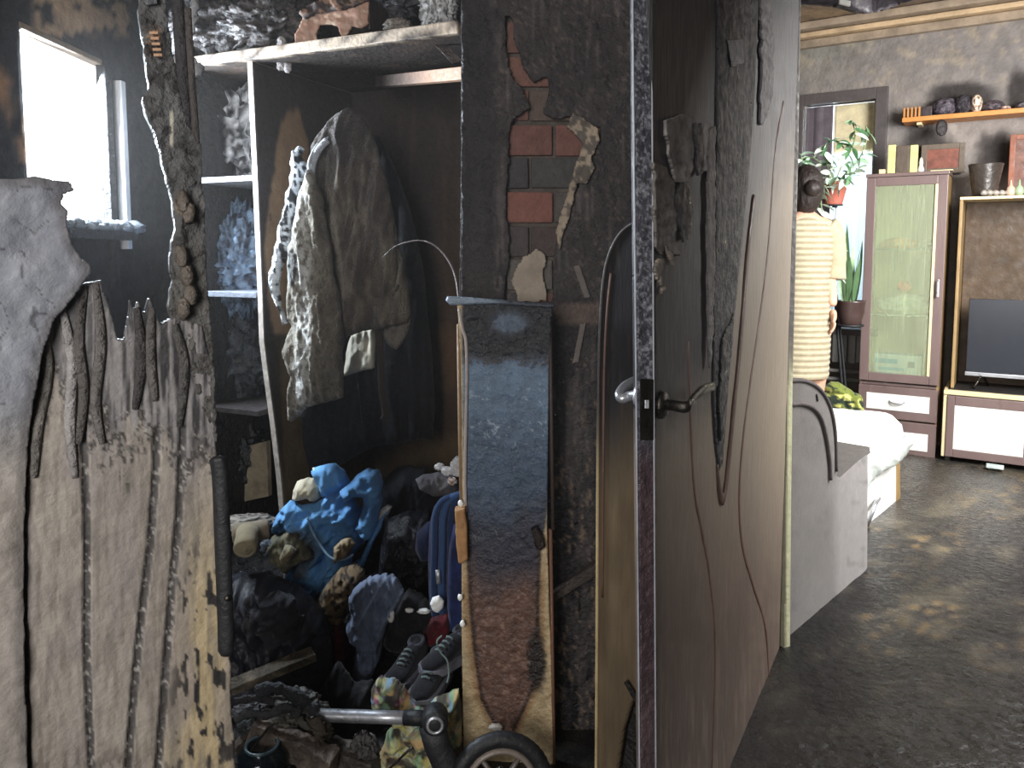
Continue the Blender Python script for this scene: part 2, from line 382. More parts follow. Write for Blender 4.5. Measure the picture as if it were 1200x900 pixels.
lbox('pane',u0,u1,VW+0.12,VW+0.125,zb,zt,glass('window_glass',(0.95,0.98,1),0.05,0.12,(200,210,215)),w2,bev=0)
lbox('pale_reveal',u1-0.012,u1,VW,VW+0.12,zb,zt,mat('cream_reveal',(206,196,170),0.7),w2,bev=0)
M_blind=mat('dark_blind',(92,84,92),0.8); M_cream=mat('cream_blind',(212,200,164),0.8,0.1); 
def netmat():
    m,nt,b=nodes('net_curtain'); L=nt.links.new; out=nt.nodes['Material Output']
    setin(b,'Base Color',(0.75,0.80,0.82,1)); tl=N(nt,'ShaderNodeBsdfTranslucent'); tl.inputs[0].default_value=(0.8,0.86,0.9,1)
    wv=N(nt,'ShaderNodeTexWave'); wv.inputs['Scale'].default_value=22; bp=N(nt,'ShaderNodeBump'); bp.inputs['Strength'].default_value=0.3; L(wv.outputs['Fac'],bp.inputs['Height']); L(bp.outputs[0],b.inputs['Normal'])
    mx=N(nt,'ShaderNodeMixShader'); mx.inputs[0].default_value=0.5; L(b.outputs[0],mx.inputs[1]); L(tl.outputs[0],mx.inputs[2]); L(mx.outputs[0],out.inputs[0]); return m
M_net=netmat()
ua,_=Lc(974,160,VW); _,zc=Lc(995,178,VW)
nc=3
def wavy(name,u0_,u1_,z0_,z1_,v_,m,lab,cat_,am=0.012,fr=28):
    o=sheet(name,[(u0_,z0_),(u1_,z0_),(u1_,z1_),(u0_,z1_)],m,mapf=lambda u,v:np.stack([Lo[0]+Lu[0]*u+Lv[0]*v_,Lo[1]+Lu[1]*u+Lv[1]*v_,v],-1),nrm=(-Lv[0],-Lv[1],0),res=0.02,thick=0.003,disp=lambda u,v,s:am*np.sin(u*fr*2+0.4*np.sin(v*5)),col=(200,200,200),origin=LB((u0_+u1_)/2,v_,z0_))
    return setp(o,lab,cat_)
wavy('curtain',u0+0.005,ua,zb+0.01,zt-0.005,VW+0.05,M_blind,'dark grey soot-covered curtain in the left half of the far window','curtain')
wavy('roller_blind',ua+0.005,u1-0.015,zc,zt-0.005,VW+0.07,M_cream,'cream roller blind half lowered in the far window behind the plant','blind',0.001,2)
wavy('net_curtain',ua+0.005,u1-0.015,zb+0.01,zc-0.005,VW+0.05,M_net,'white net curtain glowing behind the potted plants','curtain',0.01,34)
# cornice and side wall
cor=thing('trim_1','smoke-stained cream cornice where living room wall meets ceiling','cornice',LB(0,VW,2.74),kind='structure')
M_corn=mat('cornice',(150,134,116),0.75,0.6,30,0.35,7); 
lbox('cornice_band',-3.2,1.5,VW-0.05,VW+0.01,2.745,2.80,M_corn,cor,0.008); lbox('cornice_lip',-3.2,1.5,VW-0.10,VW+0.01,2.805,2.84,mat('cornice_lip',(196,170,136),0.7,0.5,30,0.3,8),cor,0.01)  # paler lip colour paints in the cornice's top highlight
lbox('cornice_cove',-3.2,1.5,VW-0.17,VW+0.01,2.845,2.895,M_corn,cor,0.012)
o=obox('wall_right',LB(1.45,VW,0),Lu3*0.1,-Lv3*6.2,(0,0,2.9),M_black,None,0); o['kind']='structure'
for nm,(a,b,c,d) in (('trim_2',(-3.2,-0.46,VW-0.02,VW)),):
    o=lbox('baseboard_back',a,b,c,d,0,0.07,M_frame); o['kind']='structure'
# small hall window, its frame burnt out
w1=thing('window_1','small burnt-out window full of white daylight in the left wall','window',(-1.37,2.46,wz0),kind='structure')
bboxw('window_frame',-1.42,-1.372,wy0-0.01,wy0+0.012,wz0,wz1,M_black,w1)
bboxw('window_head',-1.40,-1.362,wy0,wy1,wz1-0.006,wz1+0.012,mat('scorched_plaster_head',(120,104,88),0.8,0.8,30,0.3,15),w1,0.004)
bboxw('window_sill',-1.42,-1.30,wy0-0.05,wy1+0.01,wz0-0.03,wz0,M_black,w1)
bboxw('casement_edge',-1.365,-1.335,2.685,2.715,wz0-0.06,wz1-0.04,mat('heat_blistered_white',(236,238,240),0.5,0.2,60,0.1,20),w1)
bboxw('mullion',-1.385,-1.352,2.615,2.655,wz0-0.2,wz1+0.01,M_black,w1)
for i in range(7):
    y=wy0+0.08+i*0.07; 
    setp(lump('window_sill_shard',(-1.335+0.02*random.random(),y,wz0+0.014),(0.03,0.035,0.02),M_gloss,seed=60+i,amp=0.5,freq=2.5,sub=3,col=(130,138,146)),'melted grey shard lying on the sill of the small hall window','shard','shards on the hall window sill')
# sagging ceiling film over the camera-side opening
pf=FP(2.62)
cf=sheet('ceiling_film',[(925,-70),(1120,-70),(1120,-12),(1060,3),(1030,13),(1008,16),(985,9),(960,5),(938,4),(925,4)],M_paint,plane=pf,res=4,thick=0.01,disp=lambda u,v,s:0.03*np.sin(u/17)+0.02*fb(u/20,v/20,0,3,2),col=(66,60,68))
setp(cf,'dark sooty sheet of ceiling film sagging over the living room opening','ceiling film')
setp(obox('ceiling_scrap',W(984,4,2.55),(0.035,0,-0.008),(0,0.01,0),(0,0,0.016),M_white,None,0.001),'small white scrap stuck at the edge of the sagging ceiling film','scrap')

# ================================================================== MIDDLE WALL WITH BARE BRICKS
pw=Plane((541,2.0),(760,2.0))
hole=[(592,12),(601,22),(604,50),(612,80),(626,96),(641,90),(644,108),(634,130),(652,140),(668,134),(676,142),(703,150),(704,165),(692,186),(688,204),(673,224),(666,252),(652,286),(647,320),(648,356),(590,356),(592,325),(597,300),(595,262),(592,228),(597,190),(596,160),(600,143),(621,126),(611,104),(599,88),(592,60)]
hole=rough_poly(hole,9,1.6,3)
def charwall(px,py):
    n=fb(px/18,py/40,0,5,51); n2=fb(px/5,py/60,0,4,53); sp=fb(px/4,py/4,0,3,57)
    c=mixc(const((40,37,40),px),(74,66,66),n*0.9)
    c=mixc(c,(108,100,98),sm(0.60,0.74,n2)*0.5*sm(760,300,py)); c=mixc(c,(132,118,104),sm(0.66,0.76,sp)*0.4)
    c=mixc(c,(14,13,15),sm(0.55,0.35,n2)*sm(320,460,py)*0.8)
    v=np.abs(fb(px/14+0.3*fb(px/9,py/20,0,3,9),py/55,0,4,61)-0.5); c=mixc(c,(126,108,90),sm(0.022,0.008,v)*sm(380,430,py)*0.7)
    dk=sm(595,575,px+10*fb(px/30,py/30,0,2,8)); c=mixc(c,(38,36,40),dk*0.75)
    c=mixc(c,(96,78,64),dk*sm(250,420,py)*0.35)
    c=mixc(c,(98,84,76),sm(352,358,py)*sm(384,376,py)*sm(646,652,px)*sm(706,698,px)*0.9)
    return c
wm=thing('wall_middle','sooty hall wall with bare bricks under fallen plaster','wall',(0.15,2.06,0),kind='structure')
wpoly=[(541,-560),(770,-560),(770,915),(541,915)]
sheet('plaster',wpoly,M_char,plane=pw,res=3,thick=0.012,disp=lambda u,v,s:0.006*fb(u/9,v/14,0,4,2)+0.004*rid(u/5,v/30,0,3,6),col=charwall,cuts=(hole,),parent=wm)
bboxw('masonry_core',-0.128,0.42,2.03,2.14,0,2.9,mat('mortar',(84,76,70),0.9,0.8,50,0.35,20),wm,0)
rowY=[28,67.5,107,148,186,226,266,304,343]
bc={k_:(v_[0]*0.55+32,v_[1]*0.62+30,v_[2]*0.62+32) for k_,v_ in {(1,0):(150,84,66),(0,0):(140,80,64),(2,0):(146,82,66),(3,0):(150,82,68),(3,1):(158,84,70),(4,0):(66,58,58),(4,1):(78,70,66),(5,0):(168,84,66),(5,1):(96,80,74),(6,0):(78,62,58),(6,1):(84,60,54),(7,0):(112,98,88),(7,1):(140,76,62),(8,0):(90,78,72),(8,1):(130,76,62)}.items()}
for r,y in enumerate(rowY):
    off=0 if r%2 else 27
    xs=[594,650,706] if r%2 else [594,622,681]
    ws=[53,53,40] if r%2 else [25,56,26]
    for k,(x,w) in enumerate(zip(xs,ws)):
        if x<690:
            p=W(x,y+35,2.032); q=W(x+w,y,2.032)
            c=bc.get((r,k),(92,78,72)); j=random.uniform(-3,3)
            b=obox('brick',(p[0],2.014+random.uniform(0,0.006),p[2]),(q[0]-p[0],0,0),(0,0.03,0),(0,0,q[2]-p[2]),M_brick,wm,0.004,jit=0.0015)
            n=len(b.data.vertices); setcol(b,const((c[0]+j,c[1]+j,c[2]+j),np.zeros(n)))
# curled cream plaster edge right of the bricks
fl=[(664,148),(672,133),(684,140),(700,150),(704,166),(692,186),(698,196),(688,215),(676,214),(668,250),(655,292),(652,270),(662,235),(668,215),(676,190),(684,168),(676,160)]
sheet('peeled_plaster_edge',rough_poly(fl,7,1.2,8),M_plaster,plane=pw,res=2,thick=0.008,off=0.018,disp=lambda u,v,s:0.010*fb(u/8,v/8,0,3,4),col=lambda u,v:mixc(const((156,142,124),u),(92,84,78),sm(0.45,0.6,fb(u/6,v/6,0,3,2))),parent=wm)
sheet('plaster_smear',rough_poly([(612,300),(630,290),(640,305),(636,330),(642,352),(606,352),(600,330)],6,2,5),M_plaster,plane=pw,res=2,thick=0.012,off=0.0,col=(150,138,124),parent=wm,disp=lambda u,v,s:0.004*fb(u/8,v/8,0,3,4))
for k,(a,b) in enumerate((((676,312),(688,348)),((684,380),(674,424)))):
    sheet('peeled_strip',[(a[0]-4,a[1]),(a[0]+3,a[1]-2),(b[0]+4,b[1]),(b[0]-3,b[1]+2)],M_plaster,plane=pw,res=1.5,thick=0.006,off=0.014,col=(108,100,96),parent=wm)
# fallen charred batten leaning across the lower wall
o=obox('charred_batten',W(646,708,1.93),W(702,672,1.93)-W(646,708,1.93),(0,0.02,0),(0.004,0,0.034),M_char,None,0.003,col=(62,54,50),jit=0.002)
setp(o,'charred batten propped slanting on the wall right of the blue-black panel','batten')
# thin smoke haze in the hall, also stands in for lens flare
def haze(density):
    m=bpy.data.materials.new('smoke_flare_haze'); m.use_nodes=True; nt=m.node_tree; nt.nodes.clear(); o_=nt.nodes.new('ShaderNodeOutputMaterial'); s_=nt.nodes.new('ShaderNodeVolumeScatter'); s_.inputs['Color'].default_value=(1,0.96,0.93,1); s_.inputs['Density'].default_value=density; s_.inputs['Anisotropy'].default_value=0.35; nt.links.new(s_.outputs[0],o_.inputs['Volume']); return m
hz_=bboxw('smoke_flare_haze',-1.33,0.40,0.25,3.2,0.9,2.88,haze(0.010),None,0); setp(hz_,'thin haze of smoke and lens flare in the burnt hall','haze',kind='stuff')
# ================================================================== DOORS
# --- door_1: burnt door leaf swung towards the camera on the left
p1=Plane((-40,0.98),(275,1.14))
d1=thing('door_1','burnt beige door leaf with charred grooves filling the left side','door',p1.at(180,900,0)*np.array([1,1,0]),kind='structure')
def d1col(px,py):
    n=fb(px/30,py/90,0,5,71); st=fb(px/5,py/70,0,4,73); sp=fb(px/5,py/7,0,4,75)
    c=mixc(const((150,142,134),px),(180,162,128),sm(150,250,px)*sm(520,760,py)); c=mixc(c,(136,128,126),sm(0.45,0.65,n)*0.6)
    c=mixc(c,(118,112,104),sm(0.5,0.68,st)*0.5)
    e=px*0.30+452+60*(n-0.5)*2+44*(st-0.5)*2
    ch=sm(e+26,e-20,py); cc=mixc(const((86,84,86),px),(136,132,132),sm(0.42,0.66,st)); cc=mixc(cc,(40,38,40),sm(0.55,0.42,st)*sm(120,170,px)*0.8)
    c=mixc(c,cc,ch)
    bl=sm(44,10,np.abs(py-e-8))*sm(0.50,0.60,sp); c=mixc(c,(52,48,46),bl*0.85); c=mixc(c,(176,172,164),sm(0.68,0.76,sp)*sm(40,8,np.abs(py-e))*0.8)
    fl=fb(px/7,py/22,0,3,79); c=mixc(c,(44,42,42),sm(0.60,0.64,fl)*sm(186,225,px)*sm(600,700,py))
    c=mixc(c,(92,84,76),sm(860,900,py)*sm(0.5,0.6,fl)*0.5)
    return c
grooves=[[(44,372),(36,440),(30,520),(27,620),(27,720),(30,820),(36,1000)],[(96,470),(100,560),(102,650),(101,740),(104,830),(112,1000)],[(184,500),(182,560),(176,640),(166,720),(158,800),(150,900),(146,1000)],[(214,500),(210,600),(202,680),(196,760),(190,840),(184,920),(182,1000)]]
def gd(px,py):
    b=np.full(px.shape,99.0)
    for g in grooves:
        gx=np.interp(py,[q[1] for q in g],[q[0] for q in g],left=999); b=np.minimum(b,np.abs(px-gx))
    return b
leaf=[(-120,380),(20,392),(52,372),(92,332),(118,328),(124,352),(131,372),(137,396),(145,400),(149,381),(152,350),(158,366),(163,352),(168,372),(174,349),(182,372),(190,380),(205,372),(236,380),(246,430),(254,520),(262,640),(268,760),(276,905),(282,1010),(-120,1010)]
def d1c2(px,py):
    c=d1col(px,py); g=gd(px,py); sp=fb(px/3,py/5,0,3,90)
    c=mixc(c,(60,58,58),sm(5.5,3.5,g+1.5*(sp-0.5))*0.9); return mixc(c,(168,164,158),sm(6,3,g)*sm(0.62,0.72,sp)*0.8)
sheet('door_panel',rough_poly(leaf,12,1.5,2),M_paint,plane=p1,res=2.2,thick=0.034,disp=lambda u,v,s:-0.004*sm(5,3,gd(u,v))+0.0025*fb(u/7,v/20,0,4,3)+0.0025*sm(420,330,v)*rid(u/9,v/50,0,2,5),col=d1c2,parent=d1)
peel=[(-120,214),(0,211),(40,208),(66,213),(82,214),(88,222),(76,228),(70,238),(80,246),(78,262),(84,282),(94,300),(104,310),(108,320),(98,334),(84,352),(62,378),(48,420),(40,470),(31,540),(28,640),(28,760),(32,880),(38,1010),(-120,1010)]
def peelcol(px,py):
    n=fb(px/34,py/34,0,4,81); c=mixc(const((112,115,124),px),(146,149,158),n)
    cr=np.abs(fb(px/40,py/40,0,2,84)-0.52); c=mixc(c,(70,70,76),sm(0.010,0.003,cr)*0.8); c=mixc(c,(150,142,134),sm(440,580,py)*0.9)
    return mixc(c,(78,74,74),sm(16,4,polydist(peel,px,py)[0])*0.5)
sheet('blistered_skin',rough_poly(peel,14,1.2,5),M_paint,plane=p1,res=2.5,thick=0.006,off=0.014,disp=lambda u,v,s:0.014*fb(u/45,v/45,0,3,5)-0.010*sm(460,560,v),col=peelcol,parent=d1)
# curled charred ribbons between skin and leaf
def ribbon(name,pts,Y,r,m,parent=None,col=None,flat=(1.0,0.45),up=(0,1,0),k=5,tap=True):
    P=[W(x,y,Y if not hasattr(Y,'__len__') else Y[i]) for i,(x,y) in enumerate(pts)]; P=smoothpts(P,k); n=len(P)
    rr=[r*(1 if not tap else (0.35+0.65*math.sin(math.pi*(0.12+0.76*i/(n-1))))) for i in range(n)]
    return tube(name,P,rr,m,parent,seg=10,col=col,flat=(flat[0],flat[1],up))
for pts,c in (([(48,370),(56,430),(44,500),(40,560)],(108,104,100)),([(70,350),(84,420),(82,500),(88,560)],(150,146,146)),([(100,335),(92,400),(98,460),(92,520)],(86,82,80)),([(112,332),(118,400),(112,470),(120,520)],(104,100,98)),([(160,360),(166,420),(158,480)],(66,62,62)),([(205,380),(216,430),(210,500)],(74,72,70)),([(178,360),(176,420),(182,470)],(90,86,84))):
    q=[p1.at(x,y,0.004) for x,y in pts]; P=smoothpts(q,6); tube('charred_ridge',P,[0.009*(0.3+0.7*math.sin(math.pi*(0.1+0.8*i/(len(P)-1)))) for i in range(len(P))],M_char,d1,seg=8,col=c,flat=(0.8,0.45,tuple(np.array([*p1.d,0]))))
# stile: the surviving upright
st=[(161,-60),(190,-60),(193,0),(200,48),(208,95),(214,130),(223,150),(235,172),(238,230),(241,300),(246,372),(252,450),(254,520),(206,400),(196,360),(203,330),(198,300),(206,268),(204,236),(194,205),(190,184),(181,152),(170,132),(166,112),(176,104),(172,70),(164,24)]
def stcol(px,py):
    n=fb(px/8,py/18,0,4,91); c=mixc(const((66,67,70),px),(104,103,102),n); c=mixc(c,(150,118,92),sm(10,7,np.abs(px-180))*sm(28,34,py)*sm(68,62,py)*(0.5+0.5*np.sin(py*0.9)))
    c=mixc(c,(180,176,160),sm(3,1,np.abs(px-201))*sm(128,134,py)*sm(175,168,py)); c=mixc(c,(46,42,44),sm(0.56,0.66,fb(px/9,py/9,0,3,95))*0.75); c=mixc(c,(138,120,100),sm(10,4,np.hypot(px-212,(py-242)/1.3))*0.8)
    return mixc(c,(92,88,80),sm(230,330,py)*0.4)
sheet('stile',rough_poly(st,8,1.4,6),M_char,plane=p1,res=2,thick=0.03,off=-0.002,disp=lambda u,v,s:0.006*fb(u/9,v/12,0,3,8)+0.008*sm(8,0,np.abs(u-213))*sm(200,230,v)*sm(372,350,v)*vn(u/6,v/14),col=stcol,parent=d1)
obox('lock_plate',p1.at(170,6,0.008),p1.at(184,4,0.008)-p1.at(170,6,0.008),(0,0.004,0),(0,0,0.02),M_gloss,d1,0.001,col=(96,98,104))
for i in range(5):
    a=p1.at(175+i*1.2,40+i*6.5,0.009); obox('latch_rib',a,(0.012,0,0),(0,0.003,0),(0,0,0.004),M_gloss,d1,0.0008,col=(176,140,112))
for i,(x,y) in enumerate(((214,236),(221,250),(213,300),(219,322),(223,345),(215,362))):
    lump('plaster_lump',p1.at(x,y,0.010),(0.008,0.006,0.014),M_gloss,d1,seed=i,amp=0.4,sub=3,col=(96,88,80))
# thick black edge guard lower right of the leaf
P=[p1.at(x,y,0.006) for x,y in ((254,535),(258,560),(261,640),(264,720),(265,768))]
tube('edge_guard',smoothpts(P,5),[0.007]+[0.0125]*19+[0.008],M_rubber,d1,seg=14,flat=(1,0.6,(1,0,0)))
lathe('guard_screw',[(0.0,0.003),(0.004,0.002),(0.005,0)],p1.at(267,701,0.016),M_dmetal,d1,axis=p1.n)
# charred bars behind the stile
for k,(pts,w) in enumerate((([(206,-30),(212,60),(219,150),(226,240),(236,330)],0.012),([(220,10),(224,80),(229,150),(232,200)],0.007))):
    o=tube('charred_door_bar',smoothpts([W(x,y,1.5) for x,y in pts],5),w,M_char,None,seg=8,col=(64,62,64) if k==0 else (84,78,76))
    setp(o,('thick' if k==0 else 'thin')+' charred upright bar just behind the burnt left door stile','bar')
def dripcluster(name,pts,Y,lab,cat_,c=(150,152,158),s=7,seed=0):
    root=thing(name,lab,cat_,W(pts[0][0],pts[0][1],Y))
    for i,(x,y) in enumerate(pts):
        q=W(x,y,Y); lump('melted_bead',q,(s*S(Y)*0.8,s*S(Y)*0.5,s*S(Y)*1.1),M_gloss,root,seed=seed+i,amp=0.55,freq=1.6,sub=3,col=c)
    return root
dripcluster('melted_plastic',[(229,6),(226,20),(223,34),(220,48),(208,72),(213,62),(221,68),(227,76),(233,82)],1.6,'pale melted plastic dripping beside the top of the charred bars','melted plastic',(178,180,186),6,3)

# --- door_2: main leaf seen nearly edge-on
p2=Plane((763,1.26),(922,2.36)); p2e=Plane((741,1.245),(768,1.265))
d2=thing('door_2','half-open brown-beige door leaf with a metal handle and burnt insert','door',p2.at(840,700,0)*np.array([1,1,0]),kind='structure')
leaf2=[(762,-420),(945,-420),(938,0),(933,150),(930,300),(925,500),(922,700),(920,800),(903,850),(886,905),(870,960),(845,1060),(770,1060),(768,900),(766,500)]
def d2col(px,py):
    n=fb(px/30,py/80,0,4,101); st=fb(px/3,py/60,0,4,103); n2=fb(px/14,py/20,0,4,107)
    c=mixc(const((134,122,108),px),(92,78,70),sm(470,760,py+60*(n-0.5))); c=mixc(c,(142,128,112),sm(0.55,0.75,st)*sm(600,900,py)*0.45)
    # smoke stain over the upper leaf, reaching lower near the lock side
    lim=np.interp(px,[765,800,830,850,880,905,940],[500,480,450,340,240,180,165])
    ch=sm(lim+70,lim-60,py+40*(n2-0.5)); c=mixc(c,mixc(const((27,26,31),px),(56,54,59),n),ch*0.93)
    c=mixc(c,(118,104,90),sm(0.60,0.66,n2)*sm(500,560,py)*0.25)
    c=mixc(c,(30,29,31),sm(500,430,py)*sm(778,766,px)*0.6)
    return c
g2=[[(806,400),(812,560),(822,620),(832,680),(838,760),(834,900),(832,1060)],[(918,120),(908,180),(899,300),(886,400),(872,500),(866,580),(870,640),(884,690),(896,730),(900,775),(902,850),(900,960)]]
sheet('door_panel',leaf2,M_wood,plane=p2,res=2,thick=0.036,disp=lambda u,v,s:0.002*fb(u/3,v/40,0,3,4),col=d2col,parent=d2)
M_groove=mat('groove_brown',(92,66,56),0.6)
for g,w in zip(g2,(0.006,0.008)):
    q=smoothpts([p2.at(x,y,0.001) for x,y in g],6); tube('inlay_strip',q,w,M_groove,d2,seg=8,flat=(1,0.35,tuple(np.array([*p2.d,0]))))
ins=[(858,-420),(892,-420),(889,0),(884,120),(878,200),(868,300),(858,400),(852,480),(847,545),(843,552),(839,520),(836,470),(836,400),(838,250),(840,150),(842,0)]
def inscol(px,py):
    n=fb(px/8,py/30,0,4,111); c=mixc(const((15,15,19),px),(38,37,42),n)
    c=mixc(c,(80,76,80),sm(6,2,np.abs(px-np.interp(py,[0,200,300,420],[870,876,866,854])))*0.5); return c
sheet('burnt_insert',ins,M_char,plane=p2,res=2,thick=0.004,off=0.005,disp=lambda u,v,s:0.006*fb(u/6,v/14,0,3,4)*sm(0,4,s),col=inscol,parent=d2)
ed=[(891,40),(894,120),(884,230),(876,300),(868,400),(860,480),(853,552),(848,584),(844,575),(841,545)]
q=smoothpts([p2.at(x,y,0.004) for x,y in ed[2:]],6); tube('insert_border',q,[0.012]*(len(q)-12)+[0.012*(1-i/12)+0.003 for i in range(12)],mat('border_brown',(84,60,52),0.55),d2,seg=10,flat=(1,0.3,tuple(np.array([*p2.d,0]))))
# patches where the veneer has peeled or kept its colour
pt=[([(778,140),(800,133),(812,138),(813,170),(810,200),(803,215),(792,214),(786,190),(780,160)],(120,115,112),0.001),
    ([(766,190),(780,196),(792,226),(796,250),(790,270),(795,300),(784,296),(779,280),(776,300),(766,290)],(104,98,94),0.001),
    ([(822,145),(834,143),(831,165),(828,200),(823,202)],(132,126,122),0.003),
    ([(769,302),(776,304),(776,318),(770,330),(767,318)],(132,122,112),0.003),([(778,286),(784,300),(794,320),(790,312),(786,296)],(132,122,112),0.003),
    ([(890,-10),(903,-10),(906,60),(905,110),(898,140),(890,150),(892,80)],(92,88,90),0.003),
    ([(772,322),(776,326),(775,334),(771,332)],(130,120,110),0.003),([(776,334),(779,338),(777,344),(774,342)],(130,120,110),0.003)]
for i,(pp,c,h) in enumerate(pt):
    sheet('veneer_patch',rough_poly(pp,8,1.3,20+i),M_paint,plane=p2,res=1.5,thick=0.003,off=h+0.004,disp=lambda u,v,s:0.005*fb(u/6,v/9,0,3,i),col=lambda u,v,c=c:mixc(const(c,u),(70,66,68),sm(0.5,0.62,fb(u/5,v/12,0,3,55))*0.6),parent=d2)
dk=[([(797,214),(806,214),(811,232),(812,262),(806,280),(800,285),(795,262),(793,230)],(40,38,40)),([(814,145),(822,146),(822,204),(817,206)],(46,44,48)),([(846,398),(855,376),(859,366),(858,400),(850,470),(845,520),(842,470)],(22,21,23)),([(832,150),(838,148),(837,300),(834,420),(830,440),(828,300),(829,206)],(96,92,94))]
for i,(pp,c) in enumerate(dk):
    sheet('scorch_patch',rough_poly(pp,8,1.0,40+i),M_char,plane=p2,res=1.5,thick=0.002,off=0.010,disp=lambda u,v,s:0.004*fb(u/5,v/9,0,3,i),col=c,parent=d2)
nt_=[(853,47),(870,45),(872,74),(858,79)]
sheet('paper_label',nt_,M_paint,plane=p2,res=1.5,thick=0.001,off=0.013,col=lambda u,v:mixc(const((112,110,114),u),(84,82,88),0.5+0.5*np.sin(v*2.2)),parent=d2)
# lock-side edge
epoly=[(739,-420),(762,-420),(763.5,0),(766,300),(768,600),(770,1000),(751,1000),(749,600),(746,300),(742,0)]
def ecol(px,py):
    sp=fb(px/3,py/3.5,0,3,121); c=mixc(const((66,66,74),px),(128,130,138),sm(0.45,0.7,sp)*sm(520,440,py)); c=mixc(c,mixc(const((84,66,70),px),(60,48,54),fb(px/9,py/30,0,3,5)),sm(500,560,py)); return mixc(c,(128,112,112),sm(740,880,py)*0.5*fb(px/6,py/20,0,3,7))
sheet('door_edge',epoly,M_gloss,plane=p2e,res=1.6,thick=0.006,off=0.001,disp=lambda u,v,s:0.0022*fb(u/4,v/5,0,3,4),col=ecol,parent=d2)
obox('lock_plate',p2e.at(750,516,0.006),p2e.at(766,516,0.006)-p2e.at(750,516,0.006),(0,0.003,0),p2e.at(750,444,0.006)-p2e.at(750,516,0.006),M_dmetal,d2,0.001)
obox('latch_bolt',p2e.at(755,478,0.009),(0.007,0,0),(0,-0.006,0),(0,0,0.014),M_steel,d2,0.001)
for e in ((763.5,0,768.5,900),(741.5,0,749.5,900)):
    tube('edge_strip',[p2e.at(e[0],-300,0.004),p2e.at(e[0],e[1],0.004),p2e.at((e[0]+e[2])/2,450,0.004),p2e.at(e[2],e[3],0.004),p2e.at(e[2]+0.5,1000,0.004)],0.0016,mat('edge_lipping',(150,152,160),0.4),d2,seg=6)
hd=lathe('handle_rosette',[(0,0.012),(0.018,0.012),(0.024,0.006),(0.025,0)],p2.at(774,474,0.004),M_dmetal,d2,axis=p2.n)
pts=smoothpts([W(774,474,1.31),W(788,475,1.285),W(804,477,1.27),W(812,468,1.30),W(822,458,1.34),W(830,454,1.40),W(835,453,1.46)],6)
tube('handle_lever',pts,[0.0085]*14+[0.0075]*(len(pts)-14),M_dmetal,hd,seg=12,flat=(1.15,0.8,(0,0,1)))
pts=smoothpts([W(752,462,1.29),W(738,464,1.31),W(729,467,1.31),W(726,462,1.32),W(731,454,1.34),W(740,448,1.37),W(750,445,1.42)],6)
tube('rear_handle_lever',pts,0.0085,M_steel,d2,seg=12)
lathe('rear_rosette',[(0,0.010),(0.018,0.010),(0.024,0.004),(0.024,0)],W(752,464,1.30),M_steel,d2,axis=(-0.87,0.48,0))
# hinge-side jamb
pj=Plane((910,2.40),(940,2.44))
j=thing('trim_3','narrow pale door jamb beyond the half-open brown door','door jamb',pj.at(925,790,0)*np.array([1,1,0]),kind='structure')
sheet('jamb_post',[(934,-300),(943,-300),(938.5,0),(935,200),(932.5,300),(929,440),(927,600),(925.5,790),(918,800),(921,500),(926,200),(930,0)],M_paint,plane=pj,res=1.5,thick=0.05,col=lambda u,v:mixc(const((76,72,68),u),(196,196,160),sm(380,470,v)*(0.55+0.45*sm(3,1,np.abs(u-np.interp(v,[440,600,790],[926.5,924.5,923])))) ),parent=j)
sheet('splintered_foot',rough_poly([(918,792),(926,786),(929,796),(926,815),(920,840),(912,868),(905,880),(910,830)],6,1,3),M_paint,plane=pj,res=1.5,thick=0.03,puff=0.01,pr=6,off=-0.05,col=(152,140,112),parent=j)

# --- door_3: second leaf, behind the lock edge
p3=Plane((690,1.86),(790,1.72))
d3=thing('door_3','brown smoke-darkened door leaf standing behind the handle edge of the half-open door','door',p3.at(730,880,0)*np.array([1,1,0]),kind='structure')
l3=[(697,1000),(698,760),(699,560),(700,430),(702,370),(705,330),(711,300),(722,276),(735,262),(752,254),(790,250),(790,1000),(745,1000),(738,905),(722,900),(727,858),(735,830),(748,800),(744,1000)]
l3=[(697,1000),(698,760),(699,560),(700,430),(702,370),(705,330),(711,300),(722,276),(735,262),(752,254),(790,250),(790,790),(752,800),(738,826),(728,858),(721,905),(716,1000)]
def d3col(px,py):
    n=fb(px/16,py/50,0,4,131); st=fb(px/3,py/50,0,3,133)
    c=mixc(const((112,98,78),px),(84,72,56),n); c=mixc(c,(24,23,27),sm(600,430,py+50*(n-0.5)+0.6*(px-720))*0.93); c=mixc(c,(84,68,56),sm(0.6,0.75,st)*0.3)
    return c
sheet('door_panel',l3,mat('dull_scorched_wood',None,0.85,0.3,60,0.14,14,vec=(6,6,0.5),rvar=0.1,spec=0.15),plane=p3,res=2,thick=0.035,col=d3col,parent=d3)
q=smoothpts([p3.at(x,y,0.004) for x,y in ((698,1000),(699.5,760),(700.5,560),(702,430),(704,370),(707,330),(713,301),(723,279),(735,266),(750,258))],6)
mm=mat('edge_lip_tan',None,0.5); o=tube('edge_lipping',q,0.004,mm,d3,seg=8); V=np.array([v.co[:] for v in o.data.vertices])+wl(d3); px,py=proj(V); setcol(o,mixc(const((180,160,120),px),(50,43,40),sm(580,460,py)))
tube('inner_bead',smoothpts([p3.at(x,y,0.002) for x,y in ((706,700),(707,560),(708,440),(711,370),(716,320))],5),0.003,M_groove,d3,seg=6)
sheet('charred_hole_edge',rough_poly([(722,905),(727,858),(735,828),(747,800),(752,802),(752,905)],6,1.5,9),M_char,plane=p3,res=2,thick=0.02,off=-0.04,col=(30,28,28),parent=d3)
sheet('hanging_splinter',[(731,800),(734,798),(748,820),(748,828),(744,824)],M_char,plane=p3,res=1,thick=0.006,off=0.02,col=(26,25,26),parent=d3)
